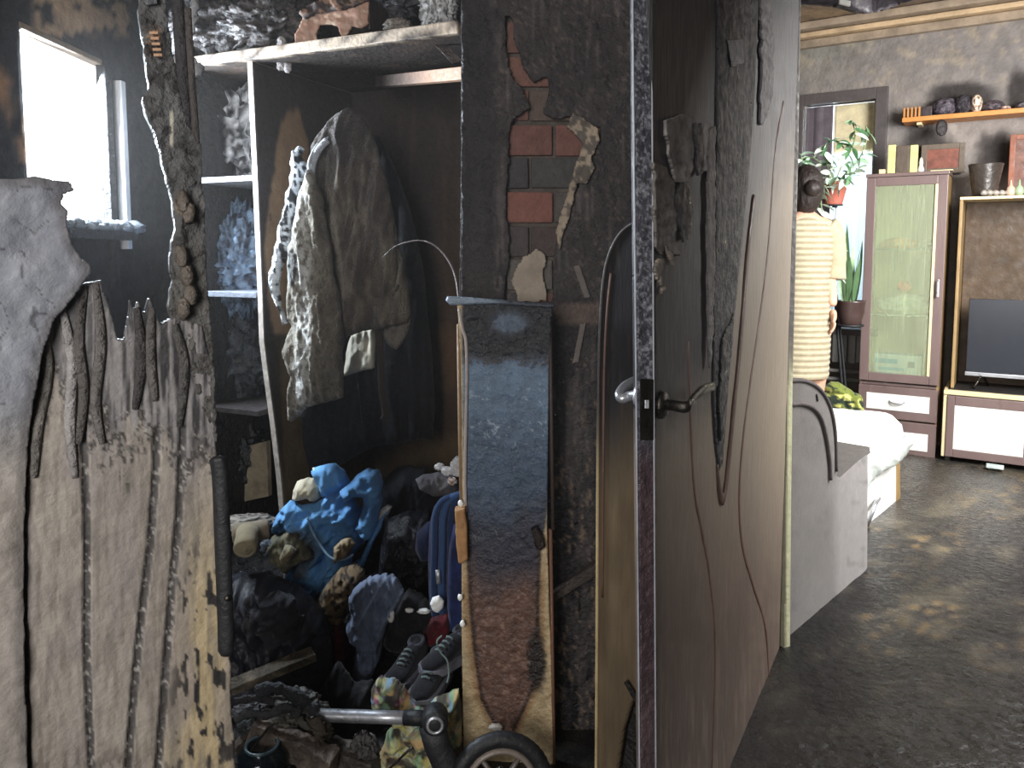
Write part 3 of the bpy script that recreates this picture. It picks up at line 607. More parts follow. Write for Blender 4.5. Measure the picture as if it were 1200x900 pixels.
# ================================================================== WARDROBE
Wo=p_=W(235,295.3,2.54)[:2]; _r=W(540,295.3,2.15)[:2]; Wu=(_r-Wo)/np.linalg.norm(_r-Wo); Wv=np.array([-Wu[1],Wu[0]]); WL=float(np.linalg.norm(_r-Wo))
if Wv[1]<0: Wv=-Wv
def WB(u,v,z): return np.array([Wo[0]+Wu[0]*u+Wv[0]*v,Wo[1]+Wu[1]*u+Wv[1]*v,z])
Wu3=np.array([*Wu,0]); Wv3=np.array([*Wv,0])
def Wc(px,py,v=0.0):
    d=ray(px,py); A=Wo+Wv*v; t=(Wv@A)/(d[0]*Wv[0]+d[1]*Wv[1]); p=d*t
    return float((p[:2]-Wo)@Wu), float(p[2]+CAMZ)
def wbox(name,u0,u1,v0,v1,z0,z1,m,parent=None,bev=0.003,**k):
    return obox(name,WB(u0,v0,z0),Wu3*(u1-u0),Wv3*(v1-v0),(0,0,z1-z0),m,parent,bev,**k)
def loft(name,rings,m,parent=None,col=None,smooth=False):
    V=[];Fc=[];n=len(rings[0])
    for r in rings: V+= [list(p) for p in r]
    for i in range(len(rings)-1):
        for k in range(n): Fc.append([i*n+k,i*n+(k+1)%n,(i+1)*n+(k+1)%n,(i+1)*n+k])
    Fc.append(list(range(n))); Fc.append([(len(rings)-1)*n+k for k in range(n)])
    V=np.array(V); return mk(name,V,Fc,m,parent,None if col is None else col(V),smooth)
wr=thing('wardrobe','open burnt-out wardrobe with shelves on the left and hanging space','wardrobe',WB(WL/2,0,0))
DEP=0.52; ztop=1.90
# back board, painted with soot and the paler lower right part
def wbcol(px,py):
    n=fb(px/22,py/60,0,4,141); st=fb(px/5,py/80,0,3,143)
    c=mixc(const((42,34,32),px),(64,52,46),n); c=mixc(c,(76,62,54),sm(0.6,0.72,st)*0.5*sm(440,470,px))
    c=mixc(c,(104,74,50),sm(498,530,px+10*(n-0.5))*sm(150,430,py)*0.55); c=mixc(c,(122,92,60),sm(1.2,0.7,np.hypot((px-522)/20,(py-420)/44))*0.5)
    c=mixc(c,(112,92,66),sm(500,520,py)*sm(400,440,px)*0.8); return c
o=sheet('back_panel',[(0,0),(WL,0),(WL,ztop+0.35),(0,ztop+0.35)],M_paint,mapf=lambda u,v:np.stack([Wo[0]+Wu[0]*u+Wv[0]*DEP,Wo[1]+Wu[1]*u+Wv[1]*DEP,v],-1),nrm=(-Wv[0],-Wv[1],0),res=0.015,thick=0.012,disp=lambda u,v,s:0.006*fb(u*12,v*3,0,3,4),col=wbcol,parent=wr)
wbox('side_panel',-0.03,-0.008,0,DEP,0,ztop+0.3,M_black,wr)
wbox('base_board',0,WL,0.02,DEP,0.03,0.07,M_black,wr)
def boardcol(V):
    px,py=proj(V); n=fb(px/8,py/8,0,3,151); c=mixc(const((176,160,140),px),(206,196,182),n); return mixc(c,(70,60,54),sm(0.55,0.68,n)*0.7)
ts=wbox('top_shelf',-0.02,WL+0.005,-0.02,DEP,ztop-0.012,ztop+0.022,M_paint,wr,0.004)
# refine colouring of the shelf by subdividing it
def subdiv(o,k):
    bm=bmesh.new(); bm.from_mesh(o.data); bmesh.ops.subdivide_edges(bm,edges=[e for e in bm.edges if e.calc_length()>0.06],cuts=k,use_grid_fill=True); bm.to_mesh(o.data); bm.free()
subdiv(ts,24)
def wcoords(o): return np.array([v.co[:] for v in o.data.vertices])+np.array(list(o['wl']))
V=wcoords(ts); px,py=proj(V); n=fb(V[:,0]*30,V[:,1]*30,V[:,2]*60,4,3)
front=((V[:,:2]-Wo)@Wv)
c=mixc(const((60,52,48),px),mixc(const((178,156,132),px),(214,204,190),n),sm(0.004,-0.012,front)*sm(0.62,0.5,n+0.15*(px<300))); c=mixc(c,(96,78,64),sm(0.62,0.7,n)*0.8)  # shade painted dark behind the pale front edge, underside included
if True:
    setcol(ts,c)
for k,(y,u) in enumerate(((210,0),(345,0),(481,0))):
    _,z=Wc(265,y); uu,_z=Wc(296,y); 
    wbox('shelf',-0.008,uu+0.004+k*0.01,0,DEP,z-0.009,z+0.009,mat('shelf_edge_%s'%('abc'[k]),((118,120,126),(112,118,130),(50,46,46))[k],0.5,0.5,60,0.25,40),wr,0.002)
# warped partition
def pedge(y): return np.interp(y,[60,200,345,400,440,500,560,620,700],[293.5,300,306,308,313,321,328,333,338])
rings=[]
for y in (60,130,200,270,345,400,440,500,560,620,700):
    u,z=Wc(pedge(y)-3.5,y); w=0.019; rings.append([WB(u,-0.003,z),WB(u+w,-0.003,z),WB(u+w,DEP-0.01,z),WB(u,DEP-0.01,z)])
rings.append([p*np.array([1,1,0]) for p in rings[-1]])
# the right face as a finely coloured sheet
loft('partition',rings,mat('partition_edge',(168,160,152),0.5,0.5,60,0.35,30),wr)
def mapside(v,z):
    us=np.interp(z,[r[0][2] for r in rings][::-1],[float((np.array(r[1][:2])-Wo)@Wu) for r in rings][::-1])
    return np.stack([Wo[0]+Wu[0]*us+Wv[0]*v,Wo[1]+Wu[1]*us+Wv[1]*v,z],-1)
def sidecol(px,py):
    n=fb(px/7,py/22,0,4,161); c=mixc(const((62,54,50),px),(50,44,44),n)
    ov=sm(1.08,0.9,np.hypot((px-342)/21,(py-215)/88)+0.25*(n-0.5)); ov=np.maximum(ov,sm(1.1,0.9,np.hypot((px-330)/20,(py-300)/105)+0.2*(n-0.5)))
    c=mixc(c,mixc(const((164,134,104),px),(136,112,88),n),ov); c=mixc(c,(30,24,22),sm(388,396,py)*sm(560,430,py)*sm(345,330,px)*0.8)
    lo=sm(392,410,py); c=mixc(c,mixc(const((116,92,56),px),(84,66,42),n),lo*sm(315,325,px)*0.85); c=mixc(c,(26,22,20),lo*sm(8,3,np.abs(px-322-6*sm(400,600,py)))*0.7*sm(600,500,py))
    c=mixc(c,(40,32,28),sm(0.64,0.7,fb(px/4,py/16,0,3,9))*sm(322,312,px)*0.8); return c
sheet('partition_face',[(0.0,0.45),(DEP-0.012,0.45),(DEP-0.012,ztop-0.014),(0.0,ztop-0.014)],M_paint,mapf=lambda u,v:mapside(u,v),nrm=(Wu[0],Wu[1],0),res=0.008,thick=0.0005,disp=lambda u,v,s:0.0012+0*u,col=sidecol,parent=wr)
# right side board of the wardrobe, its raw edges towards the camera
def redge(px,py): n=fb(px/2,py/20,0,3,5); return mixc(const((60,58,62),px),(170,176,180),sm(1.9,0.9,np.abs(px-542.5))*(0.5+0.5*n))
prs=Plane((530,2.125),(560,2.125))
sheet('side_panel',rough_poly([(540,-200),(547,-200),(547,20),(549,60),(547,120),(546,200),(543,300),(541,352),(538,352),(540,240),(540.5,100)],14,0.5,4),M_gloss,plane=prs,res=1.0,thick=0.5,col=redge,parent=wr)
# hanging rail
a=W(440,102,2.62); b=W(542,93,2.2)
o=obox('clothes_rail',a,b-a,(0,0.03,0),(0,0,0.036),M_paint,wr,0.003); subdiv(o,10); V=wcoords(o); px,py=proj(V); setcol(o,mixc(const((60,52,50),px),(176,140,116),sm(440,520,px)))
obox('corner_gusset',W(505,48,2.25),W(530,74,2.24)-W(505,48,2.25),(0,0.01,0),(0.03,0,0.006),M_gloss,wr,0.001,col=(60,52,48))
# framed offcut standing in the lower left compartment
o=obox('cabinet_door_offcut',W(286,588,2.70),W(314,582,2.66)-W(286,588,2.70),(0.01,0.02,0),W(284,524,2.72)-W(286,588,2.70),mat('grey_beige_board',(128,118,100),0.7,0.6,40,0.4,20),None,0.003)
setp(o,'small grey-beige board standing upright in the dark lower shelf compartment','board')

# ---- burnt heaps on the shelves
def burnt(name,px,py,Y,rx,ry,lab,cat_,seed,col=(60,58,60),hi=(150,150,156),amp=0.45,freq=3.0,fine=0.2,ff=9,dep=0.6,m=None,group=None,rot=(0,0,0),st=(1,1,1),sub=5):
    s=S(Y)
    def cf(D,r):
        n=rid(D[:,0]*6,D[:,1]*6,D[:,2]*6,3,seed+5); return mixc(const(col,r),hi,sm(0.55,0.8,n))
    o=lump(name,W(px,py,Y),(rx*s,rx*s*dep,ry*s),m or M_gloss,None,rot=rot,seed=seed,amp=amp,freq=freq,fine=fine,ff=ff,col=cf,stretch=st,sub=sub)
    return setp(o,lab,cat_,group)
burnt('melted_bundle',268,158,2.78,40,46,'crumpled silver-grey melted bundle on the upper left shelf','bundle',3,(34,34,38),(190,194,200),dep=0.8,ff=14,fine=0.35,freq=4)
burnt('charred_bag',277,118,2.80,18,22,'small brown-black scorched bag on top of the silver-grey melted bundle','bag',4,(60,46,38),(150,128,104))
burnt('melted_bundle',280,306,2.72,32,48,'blue-grey stringy melted cloth bundle on the second shelf','bundle',7,(36,46,64),(118,142,170),ff=16,fine=0.4,freq=2.4,st=(1,1,3),dep=0.9)
burnt('melted_bundle',256,322,2.68,26,20,'low dark blue melted heap at the left of the second shelf','bundle',8,(30,36,48),(110,132,160),ff=15,fine=0.4,freq=4)
burnt('charred_cloth',270,420,2.72,34,50,'black charred cloth hanging in the compartment under the second shelf','cloth',9,(16,17,22),(52,60,70))
burnt('charred_cloth',272,540,2.75,30,44,'black charred cloth bulk low in the left compartment','cloth',10,(14,14,18),(34,38,44))
# top shelf
burnt('charred_heap',262,40,2.62,48,26,'black ashy heap at the left end of the top wardrobe shelf','heap',12,(20,18,20),(78,74,74),ff=12,fine=0.3)
burnt('charred_heap',318,34,2.56,40,26,'tangled black ash heap in the middle left of the top shelf','heap',13,(22,20,22),(84,78,76),ff=13,fine=0.35,freq=4)
burnt('charred_heap',290,10,2.72,60,26,'soot-black bulk rising behind the ash heaps on top shelf','heap',14,(14,13,15),(44,41,43))
burnt('crumpled_foil',514,10,2.42,16,22,'pale crumpled foil ball at the right end of the top shelf','foil',15,(120,118,118),(210,212,214),ff=9,fine=0.3)
burnt('ash_lump',466,31,2.36,13,7,'small grey ash lump on the top shelf left of the foil ball','ash',16,(96,90,86),(150,142,134),sub=4)
burnt('charred_bag',450,2,2.6,36,22,'dark sooty bag behind the torn brown box on top shelf','bag',18,(34,34,40),(64,64,70))
for i,(x,y,s) in enumerate(((330,60,6),(332,70,7),(327,54,5),(336,74,4))): pass
dripcluster('melted_plastic',[(330,50),(327,57),(331,64),(333,72),(329,76),(337,78)],2.46,'pale melted drip hanging from the front edge of top shelf','melted plastic',(176,172,172),5,30)
# torn cardboard box
pb=FP(2.40)
bx=thing('torn_box','torn brown box with burnt lower edge on the top shelf','box',W(390,48,2.4))
boxp=[(346,50),(350,34),(357,16),(366,6),(400,2),(432,-4),(432,30),(424,34),(414,32),(408,40),(402,44),(396,32),(388,28),(376,30),(370,42),(372,50)]
sheet('front_flap',rough_poly(boxp,6,1.2,2),M_paint,plane=pb,res=1.6,thick=0.004,disp=lambda u,v,s:0.02*fb(u/20,v/14,0,3,5),col=lambda u,v:mixc(mixc(const((196,156,134),u),(158,124,108),fb(u/10,v/8,0,4,6)),(224,200,176),sm(0.62,0.70,fb(u/7,v/5,0,3,8))*0.7),parent=bx)
sheet('top_flap',rough_poly([(352,18),(362,6),(400,-2),(436,-12),(434,0),(404,12),(372,16),(358,24)],6,1,4),M_paint,plane=FP(2.38),res=1.6,thick=0.003,disp=lambda u,v,s:0.03*fb(u/12,v/9,0,3,15),col=lambda u,v:mixc(const((60,50,48),u),(160,126,106),sm(0.5,0.6,fb(u/7,v/5,0,3,18))),parent=bx)
obox('side_flap',W(432,34,2.4),(0.004,0,0),(0.05,0.24,0),(0,0,0.10),M_paint,bx,0.001,col=(70,54,48))

# ---- hanging clothes
def folds(ax,ay,amp,seed,o=3): return lambda u,v,s: amp*rid(u/ax,v/ay,0,o,seed)
pj1=FP(2.36); pj2=FP(2.45); pj3=FP(2.60)
cb=thing('black_coat','long navy-black coat hanging behind the scorched jackets','coat',W(440,540,2.6))
blk=[(356,260),(385,200),(430,160),(446,160),(464,196),(484,250),(498,320),(506,400),(511,470),(509,512),(492,512),(462,517),(436,522),(412,536),(390,552),(372,566),(358,570),(350,520),(352,440)]
sheet('coat_body',blk,M_wrinkle,plane=pj3,res=2.5,thick=0.004,puff=0.04,pr=18,disp=folds(16,140,0.05,4),col=lambda u,v:mixc(const((9,10,15),u),(18,18,26),fb(u/9,v/30,0,3,3)),parent=cb)
tube('coat_seam',smoothpts([W(420,450,2.52),W(424,490,2.52),W(430,524,2.53)],4),0.002,M_dmetal,cb,seg=6)
br=thing('scorched_jacket','scorched brown-grey jacket with a pocket hanging in the middle','jacket',W(440,420,2.45))
mid=[(372,176),(384,158),(398,138),(415,128),(430,142),(444,172),(456,210),(462,244),(470,285),(479,330),(485,366),(479,378),(464,380),(448,384),(430,386),(414,392),(404,402),(398,430),(384,430),(376,340),(372,240)]
def midcol(u,v):
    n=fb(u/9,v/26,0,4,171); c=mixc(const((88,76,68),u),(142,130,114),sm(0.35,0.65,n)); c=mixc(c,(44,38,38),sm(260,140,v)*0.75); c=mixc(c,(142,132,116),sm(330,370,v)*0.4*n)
    return c
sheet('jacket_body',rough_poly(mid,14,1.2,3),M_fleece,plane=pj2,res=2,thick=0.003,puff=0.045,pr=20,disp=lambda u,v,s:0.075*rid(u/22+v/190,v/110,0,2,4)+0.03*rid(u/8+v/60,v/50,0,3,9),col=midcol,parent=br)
pk=[(426,262),(448,256),(462,262),(466,300),(466,335),(455,348),(440,350),(428,345),(420,332),(419,305)]
sheet('pocket',pk,M_fleece,plane=pj2,res=1.6,thick=0.003,off=0.065,puff=0.02,pr=6,disp=folds(20,60,0.012,6),col=lambda u,v:mixc(const((84,74,62),u),(112,102,88),fb(u/6,v/12,0,3,3)),parent=br)
tube('pocket_seam',smoothpts([pj2.at(x,y,0.085) for x,y in ((420,300),(420,332),(430,348),(446,352),(460,346),(467,334))],5),0.0035,M_dmetal,br,seg=6)
sheet('hem_flap',[(448,382),(464,376),(482,372),(480,388),(472,402),(466,410),(458,406),(450,396)],M_fleece,plane=pj2,res=1.6,thick=0.004,off=0.03,puff=0.015,pr=8,disp=folds(7,30,0.02,5),col=(132,122,112),parent=br)
tube('sleeve',smoothpts([pj2.at(398,200,0.06),pj2.at(406,240,0.075),pj2.at(404,290,0.085),pj2.at(400,340,0.08),pj2.at(398,380,0.07)],6),[0.05]*6+[0.046]*6+[0.042]*6+[0.038]*6+[0.034],M_fleece,br,seg=20,col=(78,68,60),flat=(1,0.7,(1,0,0)))
sh=sheet('cream_shirt',rough_poly([(404,440),(408,412),(412,392),(424,386),(441,384),(441,410),(440,430),(428,434),(416,437)],9,1,3),M_cloth,plane=FP(2.5),res=1.6,thick=0.003,puff=0.015,pr=9,disp=folds(12,40,0.03,5),col=(216,210,192))
setp(sh,'cream shirt hem showing below the scorched brown jacket','shirt')
stp=tube('belt_strap',smoothpts([W(444,380,2.40),W(446,420,2.40),W(448,460,2.40),W(452,485,2.40),W(449,491,2.41)],5),0.011,M_cloth,None,seg=10,col=(62,52,48),flat=(1,0.25,(1,0,0)))
setp(stp,'dark brown cloth belt hanging down beside the cream shirt','belt')
fl=thing('matted_fleece_jacket','pale matted fleece jacket front left on the rail with burnt pile','jacket',W(375,480,2.36))
fle=[(363,210),(368,200),(376,206),(384,240),(392,280),(398,320),(404,360),(408,395),(409,430),(406,462),(396,467),(380,469),(364,474),(352,488),(344,487),(345,462),(348,436),(344,424),(339,408),(343,392),(346,380),(341,352),(343,330),(344,300),(350,262),(356,235)]
def flecol(u,v):
    n=fb(u/4,v/9,0,4,181); c=mixc(const((118,110,96),u),(160,152,136),n)
    e=np.interp(v,[200,260,300,340,400,470],[368,362,366,366,368,366]); w=sm(16,2,np.abs(u-e+6*(n-0.5)))
    c=mixc(c,(246,248,246),w*sm(0.25,0.5,n)); c=mixc(c,(34,32,32),sm(1.1,0.7,np.hypot((u-353)/7,(v-312)/22)+0.5*(n-0.5))*0.85); c=mixc(c,(214,228,232),sm(5,1,np.abs(u-349))*sm(260,300,v)*sm(340,320,v)*0.5)  # white and bluish rim light painted down the left side
    c=mixc(c,(60,54,48),sm(388,380,u)*0+sm(0.62,0.7,n)*0.5); return c
sheet('jacket_body',rough_poly(fle,9,1.4,5),M_fleece,plane=pj1,res=1.6,thick=0.003,puff=0.06,pr=22,disp=lambda u,v,s:0.065*rid(u/17-v/150,v/90,0,2,8)+0.016*fb(u/2.8,v/6,0,3,3)+0.015*rid(u/7,v/34,0,2,9),col=flecol,parent=fl)
tube('shoulder_edge',smoothpts([pj1.at(x,y,0.05) for x,y in ((366,222),(365,200),(369,184),(376,172),(384,164))],6),0.011,M_gloss,fl,seg=12,col=(160,166,176),flat=(1,0.5,(1,0,0)))
sheet('cuff',[(354,440),(366,432),(364,468),(357,489),(345,487),(349,462)],M_cloth,plane=pj1,res=1.6,thick=0.003,off=-0.03,puff=0.012,pr=6,col=(112,98,90),parent=fl)
ms=thing('melted_sleeve','shiny black and silver melted sleeve hanging at the left end of the rail','sleeve',W(330,390,2.38))
mel=[(343,178),(352,170),(358,174),(356,184),(362,196),(360,208),(352,222),(350,240),(344,262),(342,285),(334,310),(328,330),(331,352),(338,378),(334,381),(326,362),(319,340),(318,318),(324,288),(330,262),(335,240),(340,218),(342,200)]
sheet('sleeve_body',rough_poly(mel,7,1.5,5),M_gloss,plane=FP(2.38),res=1.3,thick=0.003,puff=0.03,pr=8,disp=lambda u,v,s:0.02*rid(u/6,v/14,0,3,8),col=lambda u,v:mixc(const((38,40,46),u),(214,222,232),sm(0.5,0.66,rid(u/5,v/9,0,3,4))),parent=ms)
hg=tube('clothes_hanger',smoothpts([W(363,206,2.30),W(362,192,2.30),W(366,180,2.31),(W(372,170,2.33)),W(380,162,2.36),W(388,156,2.40)],5),0.005,M_plastic,None,seg=8,col=(190,196,200))
setp(hg,'thin white curved clothes hanger holding the pale fleece jacket','hanger')
tube('flake_cap',[W(383,162,2.34),W(388,158,2.34)],0.007,M_plastic,hg,seg=8,col=(170,176,180))
# curled strip springing out at the right of the hanging space
cs=tube('curled_strip',smoothpts([W(449,301,2.02),W(461,290,2.0),(W(476,284,1.99)),W(494,282,1.98),W(510,288,1.97),W(524,303,1.96),W(533,322,1.95),W(537,345,1.93),W(540,372,1.92),W(544,390,1.92)],6),[0.003]*10+[0.005]*10+[0.007]*35,M_gloss,None,seg=10,col=(140,132,134),flat=(1,0.35,(0,1,0)))
setp(cs,'thin curled trim strip arching out above the blue-black panel','trim strip')

# ================================================================== BLUE-BLACK SCORCHED PANEL
pp=Plane((541,1.87),(648,1.85))
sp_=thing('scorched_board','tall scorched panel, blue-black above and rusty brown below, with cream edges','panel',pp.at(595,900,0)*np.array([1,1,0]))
pol=[(536,352),(560,356),(600,355),(647,357),(645,400),(643,424),(642,520),(641,620),(643,700),(646,780),(648,860),(649,1010),(543,1010),(543,860),(541,740),(541,620),(541,500),(540,420),(538,380)]
def pancol(px,py):
    n=fb(px/22,py/34,0,5,191); f=fb(px/4,py/4,0,4,193); st=fb(px/6,py/50,0,3,197)
    c=mixc(const((96,116,138),px),(66,82,102),sm(430,560,py+40*(n-0.5))); c=mixc(c,(48,48,60),sm(560,640,py+50*(n-0.5)))  # blue-grey sky reflection painted into the board colour
    br=sm(640,720,py+50*(n-0.5)); c=mixc(c,mixc(const((88,62,54),px),(112,86,76),f),br)
    c=mixc(c,(170,140,116),sm(0.62,0.72,f)*br*0.35)
    c=mixc(c,(190,200,212),sm(0.70,0.76,f)*sm(430,470,py)*sm(560,500,py)*0.5)
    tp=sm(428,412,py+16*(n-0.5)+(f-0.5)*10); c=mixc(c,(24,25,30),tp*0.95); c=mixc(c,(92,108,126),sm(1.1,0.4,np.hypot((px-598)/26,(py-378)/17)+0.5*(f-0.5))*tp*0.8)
    c=mixc(c,(60,58,62),sm(12,2,np.abs(py-422+10*(n-0.5)))*sm(0.5,0.6,f)*0.8)
    # cream edges left bare around the burn
    L=np.interp(py,[420,560,620,700,760,820,848,870],[542,544,546,549,554,563,578,600]); Rr=np.interp(py,[560,610,640,700,760,800,830,850,870],[644,640,634,632,632,628,616,606,600])
    cr=mixc(const((196,180,146),px),(150,120,84),f*0.6)
    e=np.maximum(sm(-2,2,L-px),sm(-2,2,px-Rr)*sm(560,600,py)); e=np.maximum(e,sm(846,866,py+8*(f-0.5))); c=mixc(c,cr,e)
    ed=np.minimum(np.abs(px-L),np.abs(px-Rr)+(py<590)*50); c=mixc(c,(40,28,24),sm(7,2,ed+4*(f-0.5))*sm(600,650,py)*(1-e)*0.8); c=mixc(c,(112,72,40),sm(10,1,ed)*e*0.5*sm(640,700,py)*sm(900,860,py))
    c=mixc(c,(30,25,24),sm(1.2,0.6,np.hypot((px-629)/12,(py-775)/40)+0.5*(f-0.5))*0.9)
    return c
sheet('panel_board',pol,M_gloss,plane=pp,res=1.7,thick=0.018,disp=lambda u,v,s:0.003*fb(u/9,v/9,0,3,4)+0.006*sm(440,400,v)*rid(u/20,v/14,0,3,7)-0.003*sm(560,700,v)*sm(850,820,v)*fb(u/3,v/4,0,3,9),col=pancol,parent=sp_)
for o in [sp_.children[0]]:
    pass
fg=[(522,352),(524,347),(545,348),(580,351),(620,354),(650,356),(652,359),(645,361),(610,359),(580,356),(550,357),(528,358)]
sheet('curled_top_edge',fg,M_gloss,plane=pp,res=1.2,thick=0.004,off=0.012,puff=0.008,pr=4,col=lambda u,v:mixc(const((128,142,158),u),(60,64,74),sm(570,600,u)),parent=sp_)
tube('bare_left_edge',smoothpts([pp.at(x,y,0.006) for x,y in ((538,362),(542,385),(546,400),(547,440),(546,500),(545,560),(546,600))],5),0.004,M_paint,sp_,seg=8,col=(150,140,136))
for e,(x0,x1,y0,y1,c) in enumerate(((644,648,360,620,(64,52,48)),(645,651,620,1010,(108,76,58)),(537.5,540.5,380,620,(128,104,78)))):
    q=[pp.at(x0 if e<2 else x0,y0,-0.004),pp.at((x0+x1)/2,(y0+y1)/2,-0.004),pp.at(x1 if e<2 else x1+1,y1,-0.004)]
    tube('edge_band',q,0.005,M_paint,sp_,seg=6,col=c,flat=(1,1.6,(1,0,0)))
sheet('curled_splinter',[(622,620),(629,617),(637,630),(639,641),(634,645),(627,641),(625,630)],M_char,plane=pp,res=1,thick=0.01,off=0.02,puff=0.01,pr=4,col=(38,28,26),parent=sp_)
o=sheet('wooden_block',rough_poly([(533,598),(545,595),(547,620),(548,655),(542,661),(537,660),(534,630)],6,0.5,3),M_paint,plane=FP(1.86),res=1,thick=0.03,off=0.02,puff=0.004,pr=3,col=lambda u,v:mixc(const((140,102,64),u),(170,128,84),fb(u/3,v/14,0,3,3)),parent=sp_)
for i,(x,y) in enumerate(((539,700),(542,731),(540,590))):
    lump('paint_flake',pp.at(x,y,0.02),(0.006,0.004,0.008),M_white,sp_,seed=i+80,amp=0.4,sub=2)
lump('paint_flake',pp.at(581,852,0.018),(0.016,0.008,0.008),M_paint,sp_,seed=88,amp=0.4,sub=3,col=(196,192,184))
# ================================================================== THE HEAP OF CLOTHES AND DEBRIS
def Dp(py): return float(np.interp(py,[560,600,690,800,900,960],[2.74,2.64,2.36,2.06,1.87,1.80]))
def mz(Y): return np.interp(Y,[1.45,1.8,2.06,2.36,2.64,3.1],[-0.04,-0.02,0.04,0.16,0.27,0.36])
o=sheet('rubble',[(-1.34,1.45),(-0.16,1.45),(-0.14,2.15),(0.02,3.1),(-1.34,3.1)],M_char,mapf=lambda u,v:np.stack([u,v,mz(v)-0.03],-1),nrm=(0,0,1),res=0.014,thick=0.02,
      disp=lambda u,v,s:(0.05*fb(u*9,v*9,0,5,3)+0.025*rid(u*22,v*22,0,3,5)),col=lambda px,py:mixc(const((20,20,23),px),(64,60,60),sm(0.6,0.75,fb(px/7,py/7,0,4,3))*0.6))
setp(o,'black rubble and ash covering the floor under the clothes heap','rubble',kind='stuff')
def garment(name,poly,Y,lab,cat_,c,c2=None,puff=0.05,pr=22,fold=(18,50,0.035),ang=0,seed=0,m=None,res=2.0,off=0.0,parent=None,group=None,tilt=0.0,colf=None,rp=1.0):
    pl=FP(Y) if not isinstance(Y,Plane) else Y; ca,sa=math.cos(R(ang)),math.sin(R(ang))
    def d(u,v,s):
        a=u*ca+v*sa; b=-u*sa+v*ca; w=6*fb(u/30,v/30,0,2,seed+2)
        return fold[2]*rid((a+w)/fold[0],b/fold[1],0,3,seed)+0.4*fold[2]*rid((a*0.8+b*0.6+w)/fold[0]*2.3,(b*0.8-a*0.6)/fold[0]*0.9,0,3,seed+31)+tilt*(v-np.mean(v))
    cf=colf or (lambda u,v: mixc(const(c,u),c2 or c,sm(0.35,0.65,fb(u/9,v/9,0,4,seed+7))))
    o=sheet(name,rough_poly(poly,9,rp,seed),m or M_wrinkle,plane=pl,res=res,thick=0.003,puff=puff,pr=pr,disp=d,col=cf,parent=parent,off=off)
    if parent is None: setp(o,lab,cat_,group)
    return o
# back row
garment('black_sweater',[(440,600),(446,562),(462,548),(480,541),(500,545),(512,560),(520,580),(528,600),(520,620),(480,630),(450,625)],2.62,'black sweater heaped at the back right of the clothes pile','sweater',(17,18,26),(28,28,38),seed=3,puff=0.09)
garment('grey_rag',[(487,560),(496,553),(515,551),(534,556),(539,570),(530,579),(510,580),(492,572)],2.50,'light grey rag beside the suitcase top at the back of the heap','rag',(112,108,112),(92,90,96),seed=5,puff=0.03,pr=12,fold=(9,20,0.02),res=1.5)
for i,(x,y,s) in enumerate(((515,547,5),(524,552,6),(536,547,7),(530,564,5))):
    burnt('paper_scrap',x,y,2.42-0.01*i,s,s*(1.4 if i==2 else 0.8),['small white crumpled scrap left of the other scraps on the grey rag','white crumpled scrap in the middle above the grey rag','tall white scrap against the edge of the scorched panel','orange-white scrap low beside the wood block'][i],'scrap',40+i,(220,220,222) if i<3 else (170,120,84),(250,250,252),sub=3)
garment('dark_bag',[(448,640),(456,605),(480,596),(505,600),(512,640),(508,690),(480,700),(455,690),(446,665)],2.45,'dark shiny bag wedged between blue jacket and suitcase','bag',(18,18,24),(34,36,44),seed=8,puff=0.09,m=M_nylon if False else M_gloss,fold=(12,30,0.03))
garment('navy_cap',[(487,640),(490,622),(500,612),(512,611),(514,640),(508,654),(494,654)],2.32,'small navy round cap left of the suitcase','cap',(44,56,98),(32,40,70),seed=9,puff=0.06,pr=14,fold=(20,20,0.01),res=1.5)
# suitcase
sc_=thing('suitcase','upright navy suitcase with ribbed edge beside the scorched panel','suitcase',W(524,735,2.16))
body=[(506,735),(503,700),(502,650),(504,610),(509,592),(520,582),(534,579),(560,579),(562,735)]
garment('suitcase_body',body,2.18,None,None,(28,40,74),(22,32,60),puff=0.05,pr=10,fold=(40,90,0.012),seed=4,parent=sc_,rp=0.3,res=1.6)
for k,(x,r) in enumerate(((509,0.010),(518,0.010),(528,0.009))):
    y0=588-3*k; tube('piping_rib',smoothpts([W(x+1,735,2.13),W(x-1,690,2.12),W(x,640,2.12),W(x+1,606,2.12),W(x+8,y0+1,2.12),W(x+18,y0-5,2.12),W(x+26,y0-6,2.13)],6),r,M_cloth,sc_,seg=10,col=((40,60,96),(56,82,124),(34,50,86))[k])
garment('front_pocket',[(526,735),(524,690),(526,640),(532,612),(545,606),(560,606),(560,735)],2.15,None,None,(28,42,88),(22,32,68),puff=0.03,pr=6,fold=(30,60,0.01),seed=5,parent=sc_,off=0.03,rp=0.3)
tube('zip_pull',[W(513,668,2.10),W(514,684,2.10)],0.007,M_steel,sc_,seg=8,flat=(1,0.4,(1,0,0)))
# blue jacket
bj=thing('blue_jacket','bright blue puffer jacket with pale dirty lining on top of the clothes heap','jacket',W(395,690,2.30))
bc1,bc2=(120,182,236),(88,142,200)
def blue(seed,dirt=None):
    def f(u,v):
        n=fb(u/10,v/10,0,4,seed); c=mixc(const(bc1,u),bc2,n)
        if dirt is not None: c=mixc(c,(70,76,84),sm(1.25,0.5,np.hypot((u-dirt[0])/dirt[2],(v-dirt[1])/dirt[3])+0.6*(n-0.5))*0.9)
        return c
    return f
garment('jacket_body',[(350,575),(362,580),(378,578),(398,566),(412,562),(424,578),(432,600),(440,612),(432,628),(420,640),(422,655),(405,668),(395,690),(376,690),(360,676),(342,664),(346,648),(335,622),(328,600),(338,588)],2.36,None,None,bc1,puff=0.06,pr=20,fold=(14,30,0.085),ang=35,seed=11,parent=bj,colf=blue(3,(362,625,26,26)))
